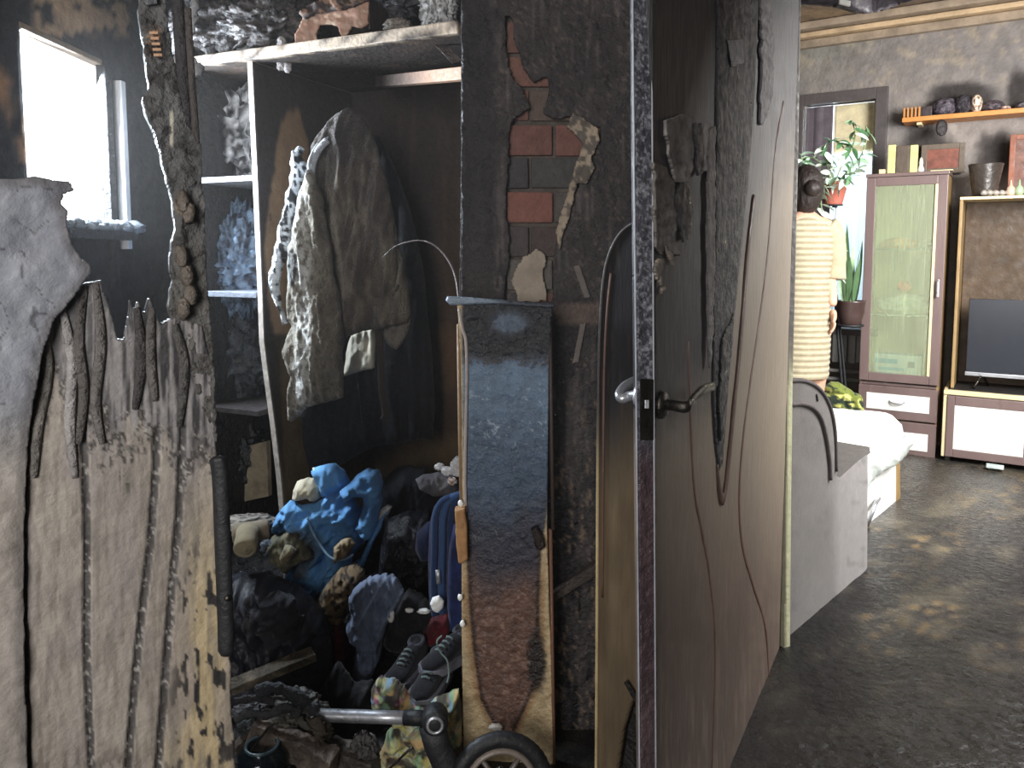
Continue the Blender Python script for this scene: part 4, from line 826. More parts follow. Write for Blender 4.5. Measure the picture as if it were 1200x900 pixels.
garment('raised_panel',[(368,548),(372,545),(386,541),(396,539),(406,549),(412,562),(404,572),(392,577),(381,578),(376,562)],2.34,None,None,bc1,puff=0.04,pr=12,fold=(16,30,0.03),ang=-30,seed=12,parent=bj,off=0.02,colf=blue(5))
tube('panel_piping',[W(367,548,2.28),W(372,560,2.27),W(378,577,2.27)],0.0035,M_cloth,bj,seg=8,col=(200,210,220))
garment('sleeve',[(402,570),(412,562),(422,552),(434,545),(446,548),(451,562),(450,584),(446,604),(440,622),(430,628),(420,610),(426,596),(430,580),(420,578),(408,582)],2.30,None,None,bc1,puff=0.055,pr=14,fold=(11,16,0.04),ang=60,seed=13,parent=bj,off=0.02,colf=blue(6))
garment('cream_collar',[(346,582),(346,572),(350,563),(360,558),(370,560),(378,568),(380,580),(372,585),(362,580),(354,584)],2.30,None,None,(206,198,176),(186,176,150),puff=0.05,pr=10,fold=(8,12,0.02),seed=14,parent=bj,res=1.4)
garment('torn_lining',[(390,655),(392,640),(400,632),(410,628),(417,634),(412,646),(402,655),(393,658)],2.20,None,None,(160,142,112),(110,92,66),puff=0.02,pr=7,fold=(5,9,0.015),seed=15,parent=bj,res=1.2)
tube('hem_piping',smoothpts([W(360,606,2.22),W(366,622,2.21),W(376,640,2.20),W(388,654,2.18),W(402,656,2.17),(W(414,650,2.17))],5),0.004,M_cloth,bj,seg=8,col=(120,150,176))
garment('jacket_tail',[(346,668),(356,652),(376,655),(400,664),(424,650),(430,640),(436,625),(446,606),(458,592),(452,604),(440,632),(428,660),(408,676),(388,690),(372,690),(358,680)],2.27,None,None,bc2,puff=0.04,pr=12,fold=(14,24,0.03),ang=20,seed=16,parent=bj,colf=blue(8,(350,660,20,14)))
garment('silvery_sheet',[(441,606),(446,596),(454,590),(460,593),(457,601),(447,612),(441,616)],2.28,'white folded sheet corner sticking out right of the blue jacket','sheet',(206,206,204),None,puff=0.015,pr=5,fold=(5,9,0.01),seed=17,res=1.2)
garment('olive_cloth',[(319,630),(324,624),(336,620),(346,614),(356,622),(364,636),(372,646),(356,652),(342,664),(330,658),(322,650)],2.26,'olive-grey cloth bunched between the pale rolls and blue jacket','cloth',(82,80,66),(112,108,86),puff=0.05,pr=14,fold=(9,16,0.04),ang=-30,seed=18,res=1.5)
garment('tan_rag',[(330,648),(336,636),(344,636),(350,644),(342,656),(332,658)],2.18,'small tan rag lying on the olive-grey cloth','rag',(140,132,108),(110,100,78),puff=0.03,pr=7,fold=(6,9,0.02),seed=19,res=1.2)
# pale rolls
def roll(px,py,Y,r,ln,ax,lab,c,seed=0):
    root=thing('fabric_roll',lab,'roll',W(px,py,Y)); C_=W(px,py,Y)
    pr_=[(0,0.0),(r*0.25,0.001),(r*0.3,0.004),(r*0.5,0.0),(r*0.55,0.004),(r*0.85,0.001),(r,0.006),(r*1.02,ln*0.3),(r*0.97,ln*0.6),(r,ln-0.004),(r*0.8,ln),(0,ln)]
    lathe('roll_body',pr_,C_,M_cloth,root,axis=ax,seg=24,col=c)
    torus('rolled_edge',C_+np.array(Vector(ax).normalized())*0.004,r*0.72,r*0.06,ax,M_cloth,root,seg=24,seg2=6,col=tuple(min(255,v+24) for v in c))
    return root
roll(287,645,2.02,0.031,0.08,(-0.2,0.9,0.35),'short pale beige roll with round end showing, nearer the viewer',(146,136,112))
roll(272,626,2.10,0.028,0.10,(0.95,0.3,0.05),'pale grey-beige roll lying across above the round-ended roll',(134,124,108))
burnt('ash_flakes',292,612,2.28,26,6,'crumpled grey ash flakes behind the pale rolls','ash',51,(60,56,54),(176,168,158),ff=12,fine=0.4,sub=4)
burnt('glass_jar_fragment',313,642,2.2,7,9,'small dark glass fragment right of the pale rolls','glass',52,(34,38,46),(120,130,144),sub=3)
# brown patterned cloth
def animal(u,v):
    n=fb(u/4.5,v/4.5,0,2,61); r=np.abs(fb(u/7,v/7,0,2,63)-0.5); c=mixc(const((132,112,84),u),(104,86,62),fb(u/20,v/20,0,3,6)); return mixc(c,(40,30,24),sm(0.60,0.66,n)*0.9)
garment('patterned_scarf',[(371,706),(378,692),(388,676),(402,662),(418,658),(428,664),(433,682),(424,700),(412,712),(404,724),(390,726),(376,718)],2.18,'tan scarf with dark animal-like spots below the blue jacket','scarf',(1,1,1),puff=0.05,pr=14,fold=(14,22,0.03),ang=30,seed=21,colf=animal,res=1.3)
# grey-blue trousers
def trous(u,v):
    n=fb(u/8,v/14,0,4,66); st=np.abs(((u*0.62+v*0.36)/9.0)%2-1); c=mixc(const((128,140,166),u),(70,80,100),n); return mixc(c,(150,166,192),sm(0.86,0.97,st)*sm(740,700,v)*0.8)
garment('tracksuit_trousers',[(410,694),(420,680),(436,670),(452,667),(466,670),(476,684),(472,696),(462,712),(456,728),(450,744),(448,760),(440,780),(434,794),(424,798),(415,790),(417,772),(422,750),(412,740),(408,728),(414,714)],2.14,'blue-grey striped tracksuit trousers trailing down the heap','trousers',(1,1,1),puff=0.03,pr=9,fold=(8,60,0.04),ang=-14,seed=22,colf=trous,res=1.6)
garment('black_hooded_top',[(450,742),(456,722),(466,706),(476,690),(480,684),(494,690),(508,702),(524,712),(530,730),(524,752),(505,750),(480,754),(462,752)],2.20,'black hooded top bunched right of the trousers','top',(14,14,18),(24,24,30),seed=23,puff=0.08)
garment('white_patch_cloth',[(504,706),(507,699),(515,697),(521,703),(520,711),(514,717),(507,714)],2.08,'small bright white cloth patch on the black hooded top','cloth',(250,250,250),None,puff=0.012,pr=6,fold=(8,8,0.006),seed=24,res=1.2,rp=0.5)
for i,(x,y,w_) in enumerate(((480,715,5),(497,716,7),(458,722,4))):
    burnt('white_scrap',x,y,2.08,w_,2.5 if i<2 else 7,['small white scrap lying on the black hooded top, left one','curved white scrap just left of the bright white patch','narrow white scrap at the left edge of the black top'][i],'scrap',70+i,(210,210,206),(240,240,240),sub=2)
garment('crimson_cloth',[(390,760),(392,740),(396,722),(402,716),(408,728),(410,742),(412,760),(404,772),(394,770)],2.17,'dark crimson cloth left of the tracksuit trousers','cloth',(84,18,30),(60,12,22),seed=25,puff=0.04,pr=10)
garment('crimson_cloth',[(493,744),(497,728),(510,716),(526,714),(530,730),(524,742),(508,748)],2.14,'dark crimson cloth above the sneakers near the suitcase','cloth',(96,18,30),(66,12,22),seed=26,puff=0.04,pr=10)
# black coats on the left
garment('padded_black_coat',[(272,670),(290,664),(320,662),(345,672),(368,690),(388,712),(396,740),(392,775),(380,800),(360,815),(330,822),(300,818),(272,812)],2.14,'large padded black coat slumped on the left of the heap','coat',(22,24,32),(36,38,48),puff=0.12,pr=34,fold=(26,40,0.06),ang=-35,seed=31,m=M_crease,res=2.2)
garment('black_hood',[(300,720),(310,694),(330,684),(350,694),(360,716),(352,742),(330,752),(308,742)],2.04,'rounded black hood resting on the padded black coat','hood',(30,31,38),(44,46,54),puff=0.04,pr=16,fold=(20,40,0.05),seed=32,ang=40)
garment('dark_grey_leather_bag',[(320,812),(325,770),(340,756),(362,748),(378,728),(388,740),(392,770),(388,812),(360,830),(335,828)],2.08,'dark slate bag below the black hood','bag',(32,36,46),(22,24,32),puff=0.08,pr=20,fold=(24,40,0.03),seed=33,ang=70)
garment('black_blanket',[(378,800),(396,770),(420,792),(440,790),(450,830),(446,880),(420,910),(380,920),(340,900),(350,840)],2.02,'black blanket in the dark hollow behind the metal tube','blanket',(12,12,16),(18,18,24),puff=0.06,pr=20,seed=34)
# sneakers
def shoe(px,py,Y,lab,ang,sc=1.0,group='dark sneakers in the heap'):
    root=thing('sneaker',lab,'shoe',W(px,py,Y),group); C_=W(px,py,Y); s=0.135*sc; ca,sa=math.cos(R(ang)),math.sin(R(ang))
    def T(p): x,y,z=p; return [C_[0]+x*ca-y*sa,C_[1]+x*sa+y*ca,C_[2]+z]
    # soles and uppers lofted along the foot
    xs=np.linspace(-1,1,15); rs=[];ru=[]
    for x in xs:
        w=0.36*(1-abs(x)**4)**0.5*(1+0.12*x)+0.01; top=0.62 if x<-0.55 else np.interp(x,[-0.55,-0.1,0.3,0.7,1.0],[0.62,0.56,0.36,0.26,0.12])
        wt=w*np.interp(x,[-1,0.1,1],[0.62,0.7,0.8])
        rs.append([T((x*s,a*w*s*1.06,h*s)) for a,h in ((-1,0),(1,0),(1,0.2),(-1,0.2))])
        ring=[]
        for k in range(12):
            a=2*math.pi*k/12; yy=math.cos(a); zz=0.5-0.5*math.sin(a); ww=w+(wt-w)*zz; ring.append(T((x*s*0.97,yy*ww*s,(0.14+zz*(top))*s)))
        ru.append(ring)
    loft('sole',rs,M_plastic,root,col=lambda V:const((112,112,122),V[:,0]),smooth=False)
    loft('upper',ru,M_cloth,root,col=lambda V:const((22,23,30),V[:,0]),smooth=True)
    torus('collar',np.array(T((-0.5*s,0,0.72*s))),0.2*s,0.06*s,(0.3*ca,0.3*sa,1),M_cloth,root,seg=20,seg2=8,col=(60,62,72))
    for i in range(4):
        x=(-0.05+0.14*i)*s; z=(0.14+np.interp(-0.05+0.14*i,[-0.1,0.3,0.7],[0.57,0.38,0.27]))*s
        tube('lace',[T((x,-0.12*s,z-0.02*s)),T((x+0.02*s,0,z+0.02*s)),T((x,0.12*s,z-0.02*s))],0.0035,M_cloth,root,seg=6,col=(96,110,110))
    return root
shoe(478,790,1.99,'dark sneaker on the left above the coloured cloth',248,0.72)
shoe(506,806,1.94,'dark sneaker with grey sole in the middle, lowest of the three',252,0.74)
shoe(526,776,2.0,'dark sneaker with trailing lace beside the scorched panel, topmost',230,0.74)
q=smoothpts([W(518,745,1.93),W(512,752,1.92),W(516,764,1.92),W(524,774,1.91),W(526,790,1.91),W(524,800,1.91)],5); setp(tube('loose_shoelace',q,0.0025,M_cloth,None,seg=6,col=(110,128,128)),'loose grey-green shoelace dangling over the upper sneaker','shoelace')
# bright cloth
def bright(u,v):
    n=fb(u/9,v/7,0,3,71); m_=fb(u/13,v/11,0,3,72); k=fb(u/10,v/8,0,3,73); c=const((192,196,168),u)
    c=mixc(c,(176,168,90),sm(0.5,0.56,n)); c=mixc(c,(128,176,128),sm(0.54,0.6,m_)); c=mixc(c,(214,170,110),sm(0.56,0.61,k)); c=mixc(c,(216,110,160),sm(0.62,0.66,fb(u/8,v/6,0,2,76))*sm(850,800,v)); c=mixc(c,(120,166,214),sm(0.6,0.64,fb(u/9,v/7,0,2,77))*sm(860,800,v))
    ln=np.abs(fb(u/16,v/16,0,2,79)-0.5); c=mixc(c,(60,90,66),sm(0.03,0.012,ln)*0.7); c=mixc(c,(168,166,140),0.35+0*n); return mixc(c,(40,38,38),sm(0.5,0.66,fb(u/10,v/10,0,4,80))*0.8)
garment('colourful_bedding',[(438,800),(446,784),(462,786),(476,796),(480,806),(500,812),(520,806),(540,796),(543,840),(543,870),(530,890),(505,915),(462,915),(452,895),(448,872),(456,850),(470,838),(452,826),(440,814)],1.90,'colourful yellow, green and pink printed bedding under the sneakers','bedding',(1,1,1),puff=0.05,pr=16,fold=(16,26,0.04),ang=30,seed=41,colf=bright,res=1.5)
garment('pink_white_cloth',[(462,822),(478,816),(500,818),(520,814),(536,822),(530,834),(508,838),(484,834),(466,832)],1.88,'pink and white printed cloth fold just above the metal tube','cloth',(1,1,1),puff=0.02,pr=7,fold=(9,9,0.015),seed=42,res=1.3,colf=lambda u,v:mixc(mixc(const((216,208,214),u),(204,92,150),sm(0.5,0.58,fb(u/8,v/4,0,2,4))),(110,160,214),sm(0.58,0.64,fb(u/9,v/5,0,2,8))))
# plank and charred timbers
def timber(name,a,b,Ya,Yb,w,h,lab,c,m=None,cat_='timber',jit=0.003,sub=8):
    A=W(*a,Ya);B=W(*b,Yb); d=B-A; up=np.array([0,0,1.0]); up=up-d*(up@d)/(d@d); up=up/np.linalg.norm(up); sd_=np.cross(d/np.linalg.norm(d),up)
    o=obox(name,A-up*h/2-sd_*w/2,d,sd_*w,up*h,m or M_char,None,0.003)
    subdiv(o,sub); V=np.array([v.co[:] for v in o.data.vertices]); nn=fb(V[:,0]*40,V[:,1]*40,V[:,2]*40,3,hash(name)%7)-0.5; nn2=fb(V[:,0]*40+9,V[:,1]*40,V[:,2]*40,3,3)-0.5
    V=V+np.stack([nn*jit*2,nn2*jit*2,nn*jit*2],-1)
    for v,q in zip(o.data.vertices,V): v.co=q
    n=fb(V[:,0]*60,V[:,1]*60,V[:,2]*60,3,5); setcol(o,mixc(const(c,n),tuple(v*1.5 for v in c),sm(0.45,0.65,n)))
    return setp(o,lab,cat_)
timber('plank',(270,806),(368,766),1.86,1.96,0.05,0.022,'narrow grey-brown plank leaning across the left of the heap',(86,78,66))
timber('charred_beam',(296,856),(392,896),1.74,1.70,0.05,0.055,'thick ash-grey charred beam slanting down at bottom left',(92,82,74),jit=0.012,sub=14)
timber('charred_beam',(384,880),(440,900),1.78,1.74,0.05,0.045,'short charred beam end right of the thick ash-grey beam',(70,64,60),jit=0.012,sub=10)
timber('charred_stick',(274,880),(300,850),1.70,1.76,0.02,0.02,'short charred stick standing at the bottom left edge of the heap',(70,62,56),jit=0.004)
for i,(x,y,rx,ry,l,cc,hh) in enumerate(((345,832,28,18,'melted grey-black lump at the left end of the metal tube',(56,56,56),(130,128,122)),(300,834,20,12,'low grey melted lump beside the beige door edge',(60,60,64),(120,120,124)),(330,852,22,22,'twisted melted plastic mass above the charred beam',(62,62,56),(140,138,124)),(372,858,14,16,'burnt plastic knot hanging below the tube end',(60,56,48),(132,122,104)),(426,884,14,20,'angular charred chunk in the black hollow',(48,46,46),(112,110,110)),(296,862,18,14,'black melted mass behind the glass jar',(28,30,34),(80,88,92)))):
    burnt('melted_lump',x,y,1.80-0.01*i,rx,ry,l,'lump',90+i,cc,tuple(int(v_*0.8) for v_ in hh),ff=5,fine=0.22,freq=2.2,amp=0.6)
for i,(pts,lab) in enumerate((([(285,895),(300,872),(316,852),(326,846)],'thin pale wire bending up at bottom left'),([(455,902),(466,892),(478,880),(484,876)],'thin pale wire curving at the bottom of the black hollow'))):
    setp(tube('bent_wire',smoothpts([W(x,y,1.66) for x,y in pts],5),0.003,M_dmetal,None,seg=6),lab,'wire')
jr=thing('glass_jar','bluish glass jar half buried at bottom left','jar',W(308,905,1.68))
lathe('jar_body',[(0,0),(0.05,0.002),(0.055,0.02),(0.055,0.06),(0.045,0.075),(0.036,0.082),(0.036,0.086),(0.032,0.086),(0.032,0.08),(0.042,0.07),(0.05,0.058),(0.05,0.02),(0,0.01)],W(308,905,1.68)-np.array([0,0,0.02]),glass('jar_glass',(0.7,0.8,0.84),0.1,0.5,(26,34,40)),jr,seg=28)
torus('jar_rim',W(308,905,1.68)+np.array([0,0,0.066]),0.036,0.004,(0,0,1),mat('jar_rim_glass',(60,76,84),0.2),jr,seg=28,seg2=8)
# pushchair frame
pc=thing('pushchair_frame','metal pushchair frame with a grey tube and black rubber wheel','pushchair',W(587,920,1.70)*np.array([1,1,0]))
tube('handle_tube',[W(368,836,1.78),W(376,838,1.78),W(440,840,1.76),W(500,842,1.74)],0.0155,M_steel,pc,seg=18)
tube('tube_end_cap',[W(366,836,1.78),W(373,837,1.78)],0.0165,M_plastic,pc,seg=16,col=(176,178,182))
tube('tube_sleeve',[W(474,841,1.75),W(503,842,1.74)],0.018,M_rubber,pc,seg=16)
lathe('joint_knob',[(0,0.03),(0.026,0.03),(0.030,0.022),(0.030,-0.02),(0.024,-0.03),(0,-0.03)],W(510,842,1.71),M_rubber,pc,axis=(0.1,-1,0.1),seg=24)
torus('joint_ring',W(510,842,1.71)+np.array([0.003,-0.032,0.003]),0.017,0.004,(0.1,-1,0.1),M_steel,pc,seg=24,seg2=8)
tube('lower_arm',[W(505,850,1.72),W(512,872,1.72),W(524,900,1.71),W(545,930,1.70)],[0.03,0.032,0.032,0.026],M_rubber,pc,seg=14,flat=(1,0.6,(1,0,0)))
wc=W(587,921,1.66); wa=(0.12,-1,0.18)
torus('tyre',wc,0.102,0.018,wa,M_rubber,pc,seg=96,seg2=16,squash=1.0,tread=0.06)
torus('rim',wc,0.078,0.008,wa,mat('rim_grey',(126,116,108),0.4,0.3),pc,seg=64,seg2=10,squash=1.6)
rh=lathe('hub',[(0,0.02),(0.012,0.02),(0.015,0.012),(0.015,-0.012),(0,-0.02)],wc,M_plastic,pc,axis=wa,seg=20,col=(60,60,64))
qd=Vector((0,0,1)).rotation_difference(Vector(wa).normalized())
ph_=min((i*0.05 for i in range(26)),key=lambda p:max((qd@Vector((math.cos(2*math.pi*k/5+p),math.sin(2*math.pi*k/5+p),0))).z for k in range(5)))
for k in range(5):
    a=2*math.pi*k/5+ph_; v=qd@Vector((math.cos(a),math.sin(a),0)); tube('spoke',[wc+np.array(v)*0.015,wc+np.array(v)*0.076],0.006,M_plastic,pc,seg=8,col=(96,90,86))
tube('axle',[wc,wc+np.array([-0.0,0.06,0.0]),W(545,930,1.70)],0.008,M_dmetal,pc,seg=8)
# extra twisted remains around the charred beam
for i,(pts,r_,c,lab) in enumerate((
  ([(276,842),(292,836),(312,838),(334,830),(352,836)],0.014,(70,70,74),'bent grey charred tube above the ash-grey beam'),
  ([(300,812),(318,806),(340,812),(360,826),(372,834)],0.018,(60,64,70),'arched dark grey melted strap left of the metal tube'),
  ([(318,850),(332,864),(330,882),(338,900)],0.012,(84,80,74),'crooked pale strip hanging in front of the ash-grey beam'),
  ([(366,842),(376,858),(372,876),(378,900)],0.015,(92,84,72),'short upright burnt strut under the tube end'),
  ([(276,822),(300,818),(322,822)],0.012,(60,58,60),'flat charred strip beside the beige door at bottom left'),
  ([(344,806),(356,820),(352,842),(362,856)],0.011,(96,96,90),'curved ash-pale strip over the melted lump'))):
    P=smoothpts([W(x,y,1.74+0.01*(i%3)) for x,y in pts],6); n=len(P)
    o=tube('charred_strip',P,[r_*(0.6+0.5*float(vn(k*0.6,i,0,3))) for k in range(n)],M_char,None,seg=10,col=c,flat=(1,0.55,(0.2,0,1)))
    setp(o,lab,'strip')
# ================================================================== LIVING ROOM
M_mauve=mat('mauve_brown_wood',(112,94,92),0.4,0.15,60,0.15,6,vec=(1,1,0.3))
M_tan=mat('tan_wood',(150,124,84),0.5,0.2,40,0.25,8)  # tan tone shared by side boards and bed end strip
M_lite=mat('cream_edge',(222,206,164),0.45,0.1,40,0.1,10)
M_dark=mat('dark_interior',(44,38,34),0.8)
def LW(px,py,v=0.0): u,z=Lc(px,py,v); return u,z
# tall display cabinet
ct=thing('display_cabinet','tall narrow cabinet with a frosted glass door and two white drawers','cabinet',LB(-0.23,0.2,0))
uL,_=LW(1011.5,325); uR,zT=LW(1112,203); T_=0.018; cd=0.38
zD0=LW(1060,452)[1]; zG=LW(1060,449)[1]
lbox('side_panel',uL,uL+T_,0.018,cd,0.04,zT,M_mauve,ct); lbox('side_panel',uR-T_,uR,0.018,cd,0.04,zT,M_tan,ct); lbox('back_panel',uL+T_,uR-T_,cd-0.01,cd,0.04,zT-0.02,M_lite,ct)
lbox('top_board',uL-0.006,uR+0.006,-0.006,cd,zT-0.004,zT+0.018,M_mauve,ct); lbox('base_board',uL+T_,uR-T_,0.02,cd,0.04,0.06,M_dark,ct)
lbox('foot',uL+0.01,uL+0.04,0.03,0.06,0,0.04,M_dark,ct); lbox('foot',uR-0.04,uR-0.01,0.03,0.06,0,0.04,M_dark,ct)
lbox('divider_board',uL+T_,uR-T_,0.02,cd-0.01,zD0-0.012,zD0+0.006,M_mauve,ct)
zsh=[LW(1060,293)[1],LW(1060,372)[1]]
M_gshelf=mat('glass_shelf_edge',(170,176,150),0.3)
for z in zsh: lbox('glass_shelf',uL+T_,uR-T_,0.05,cd-0.02,z,z+0.008,M_gshelf,ct)
dr=thing('door','',None,LB(uL,0,zG)); dr.parent=ct; dr.location=dr.location-ct.location
fw=0.055
gu0=uL+fw; gu1=uR-fw*1.0; gz0=zG+0.075-0.02; gz1=zT-0.062
lbox('door_stile',uL,gu0,-0.004,0.014,zG,zT-0.006,M_mauve,dr,0.004); lbox('door_stile',gu1,uR,-0.004,0.014,zG,zT-0.006,M_mauve,dr,0.004)
lbox('door_rail',gu0,gu1,-0.004,0.014,zG,gz0,M_mauve,dr,0.004); lbox('door_rail',gu0,gu1,-0.004,0.014,gz1,zT-0.006,M_mauve,dr,0.004)
lbox('glass_bead',gu1-0.014,gu1+0.002,-0.008,0.004,gz0,gz1,M_lite,dr,0.002)
def frosted():
    m,nt,b=nodes('frosted_glass'); L=nt.links.new; out=nt.nodes['Material Output']
    setin(b,'Base Color',(*s2l((196,202,172)),1)); setin(b,'Roughness',0.35); tr=N(nt,'ShaderNodeBsdfTransparent'); tr.inputs[0].default_value=(0.86,0.93,0.86,1)
    rf=N(nt,'ShaderNodeBsdfRefraction'); rf.inputs['Roughness'].default_value=0.22; rf.inputs['IOR'].default_value=1.05; rf.inputs[0].default_value=(0.86,0.95,0.88,1)
    tc=N(nt,'ShaderNodeTexCoord'); mp=N(nt,'ShaderNodeMapping'); mp.inputs['Scale'].default_value=(60,60,2); n=N(nt,'ShaderNodeTexNoise'); n.inputs['Scale'].default_value=1.0; L(tc.outputs['Object'],mp.inputs[0]); L(mp.outputs[0],n.inputs['Vector'])
    mr=N(nt,'ShaderNodeMapRange'); mr.inputs['To Min'].default_value=0.2; mr.inputs['To Max'].default_value=0.45; L(n.outputs['Fac'],mr.inputs['Value'])
    mx=N(nt,'ShaderNodeMixShader'); L(mr.outputs[0],mx.inputs[0]); L(rf.outputs[0],mx.inputs[1]); L(b.outputs[0],mx.inputs[2]); L(mx.outputs[0],out.inputs[0]); return m
lbox('glass_panel',gu0,gu1,0.002,0.006,gz0,gz1,frosted(),dr,0)
hz=LW(1106,338)[1]; hl=lbox('handle',uR-0.035,uR-0.02,-0.035,-0.025,hz-0.055,hz+0.055,M_steel,dr,0.004)
def drawer(py0,py1,wy0_,wy1_,hy):
    um=(uL+uR)/2; pxm=1058
    z0=LW(pxm,py1)[1]; z1=LW(pxm,py0)[1]
    d=thing('drawer','',None,LB(um,0,z0)); d.parent=ct; d.location=d.location-ct.location
    lbox('drawer_front',uL,uR,-0.004,0.014,z0,z1,M_mauve,d,0.004)
    a=LW(pxm,wy1_)[1]; b=LW(pxm,wy0_)[1]
    lbox('white_inset',uL+0.05,uR-0.045,-0.008,0.0,a,b,M_white,d,0.002)
    h=(a+b)/2+0.004
    q=smoothpts([LB(um-0.045,-0.008,h+0.004),LB(um-0.03,-0.024,h-0.003),LB(um,-0.03,h-0.006),LB(um+0.03,-0.024,h-0.003),LB(um+0.045,-0.008,h+0.004)],4); tube('handle',q,0.005,M_steel,d,seg=8)
drawer(454,492,463,482,474); drawer(494,533,506,526,516)
# things inside the cabinet
lb2=lambda nm,px0,py0,px1,py1,v,dv,c,lab,cat_: setp((lambda a,b: lbox(nm,a[0],b[0],v,v+dv,b[1],a[1],mat('box_'+nm,c,0.5,0.05,20,0.1,10),None,0.004))(LW(px0,py0,v),LW(px1,py1,v)),lab,cat_)
zfl=zD0+0.007
def inb(nm,u0,u1,z,h,v,dv,c,lab,cat_): return setp(lbox(nm,u0,u1,v,v+dv,z+0.001,z+0.001+h,mat('paint_'+nm,c,0.5,0.05,20,0.1,10),None,0.004),lab,cat_)
W_=gu1-gu0
b_=inb('white_carton',gu0+0.02,gu0+0.30,zfl,0.18,0.08,0.12,(232,240,246),'white and light blue carton behind the glass at the cabinet bottom','carton')
for k,(a,b,z0,h,c) in enumerate(((0.03,0.16,0.12,0.03,(90,170,206)),(0.04,0.20,0.075,0.02,(110,180,210)),(0.04,0.13,0.03,0.03,(120,190,216)),(0.22,0.26,0.10,0.04,(70,90,110)))):
    lbox('printed_patch',gu0+a,gu0+b,0.078,0.0805,zfl+z0,zfl+z0+h,mat('print_%s'%'abcd'[k],c,0.5),b_,0)
def incrump(nm,u,z,v,sz,c,hi,lab,cat_,seed):
    o=lump(nm,LB(u,v,z),sz,M_paint,None,rot=(0,0,-0.57),seed=seed,amp=0.35,freq=1.6,sub=4,col=lambda D,r:mixc(const(c,r),hi,sm(0.5,0.7,rid(D[:,0]*3,D[:,1]*3,D[:,2]*3,2,seed)))); return setp(o,lab,cat_)
mid=(gu0+gu1)/2
incrump('gift_bag',mid+0.02,zsh[1]+0.075,0.2,(0.16,0.07,0.06),(226,228,200),(250,250,236),'pale crumpled bag shining on the middle cabinet shelf','bag',3)
incrump('red_ornament',mid-0.01,zsh[1]+0.19,0.2,(0.035,0.035,0.03),(220,90,60),(240,130,90),'small red-orange ornament above the pale bag in the cabinet','ornament',4)
incrump('orange_parcel',mid-0.05,zsh[0]+0.04,0.2,(0.10,0.06,0.035),(196,120,60),(216,160,90),'flat orange parcel on the upper cabinet shelf','parcel',5)
incrump('white_bowl',mid+0.12,zsh[0]+0.035,0.2,(0.05,0.05,0.03),(226,226,210),(244,244,236),'small white bowl on the upper cabinet shelf at the right','bowl',6)
# items on top of the cabinet
def ontop(nm,px0,px1,py0,v,dv,m,lab,cat_,group=None,bev=0.004):
    a=LW(px0,py0,v); b=LW(px1,py0,v); return setp(lbox(nm,a[0],b[0],v,v+dv,zT+0.019,a[1],m,None,bev),lab,cat_,group)
M_yel=mat('yellowed_cream',(216,206,140),0.6)
ontop('cream_candle',1041,1050,170,0.05,0.04,M_yel,'yellowish cream block candle at the left on the tall cabinet','candle')
fr=ontop('photo_frame',1051,1066,171,0.05,0.02,mat('brown_frame',(88,76,66),0.5),'small dark brown photo frame between two cream candles','photo frame')
ontop('cream_candle',1067,1076,170,0.05,0.04,M_yel,'taller cream block candle right of the small brown photo frame','candle')
ontop('box_lid',1090,1117,199.5,0.02,0.08,M_lite,'flat cream box lid at the right corner of the tall cabinet top','lid')
ontop('box_lid',1030,1037,198.5,0.02,0.05,M_lite,'small cream box at the left corner of the tall cabinet top','box')
c_=LB(*(LW(1079,200,0.06)[0],0.06),zT+0.019); setp(lathe('white_figurine',[(0,0),(0.018,0),(0.02,0.02),(0.01,0.045),(0.013,0.06),(0.008,0.085),(0,0.095)],c_,M_plastic,None,seg=14,col=(226,224,214)),'tiny white figurine right of the cream candles','figurine')
# leaning picture frames behind
def picframe(px0,py0,px1,py1,v,lab,fc,ic,w=0.03):
    a=LW(px0,py0,v); b=LW(px1,py1,v); root=thing('picture_frame',lab,'picture frame',LB((a[0]+b[0])/2,v,b[1])); m=mat('frame_'+str(px0),fc,0.5,0.2); mi=mat('image_'+str(px0),ic,0.5,0.2,30,0.5,14)
    lbox('canvas',a[0]+w*0.6,b[0]-w*0.6,v+0.004,v+0.012,b[1]+w*0.6,a[1]-w*0.6,mi,root,0)
    for q in ((a[0],a[0]+w,b[1],a[1]),(b[0]-w,b[0],b[1],a[1]),(a[0]+w,b[0]-w,b[1],b[1]+w),(a[0]+w,b[0]-w,a[1]-w,a[1])): lbox('frame_bar',q[0],q[1],v,v+0.02,q[2],q[3],m,root,0.003)
    return root
r_=picframe(1080,170,1130,202,0.36,'smoke-dulled picture with reddish image leaning behind the tall cabinet',(104,92,80),(128,74,60),0.035)
# hutch over the tv and tv stand
hs=thing('media_hutch','open dark-backed shelf unit with a cream top edge around the television','shelf unit',LB(0.3,0.2,0.45))
hu0=LW(1121.5,300)[0]; hz1=LW(1122,231)[1]; hu1=1.25; tvz=LW(1110,456,-0.05)[1]; 
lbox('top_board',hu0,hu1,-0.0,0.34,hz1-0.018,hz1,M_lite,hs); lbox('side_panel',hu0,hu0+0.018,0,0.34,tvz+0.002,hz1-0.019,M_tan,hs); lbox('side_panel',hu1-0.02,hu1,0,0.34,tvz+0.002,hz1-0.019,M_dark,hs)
lbox('back_panel',hu0+0.02,hu1-0.02,0.32,0.335,tvz+0.002,hz1-0.02,mat('sooted_brown_back',(76,60,44),0.6,0.5,20,0.35,8),hs)
tv_=thing('tv_stand','low mauve-brown tv stand with a large white door panel','tv stand',LB(0.35,0.1,0))
v0=-0.06; su0=LW(1104,500,v0)[0]; 
lbox('top_board',su0,hu1,v0-0.01,0.36,tvz-0.03,tvz-0.002,M_lite,tv_); lbox('top_cover',su0+0.02,hu1,v0+0.02,0.36,tvz-0.004,tvz,mat('soot_dust_top',(34,32,32),0.6),tv_,0)
zb_=LW(1106,543,v0)[1]; zb_=max(zb_,0.03)
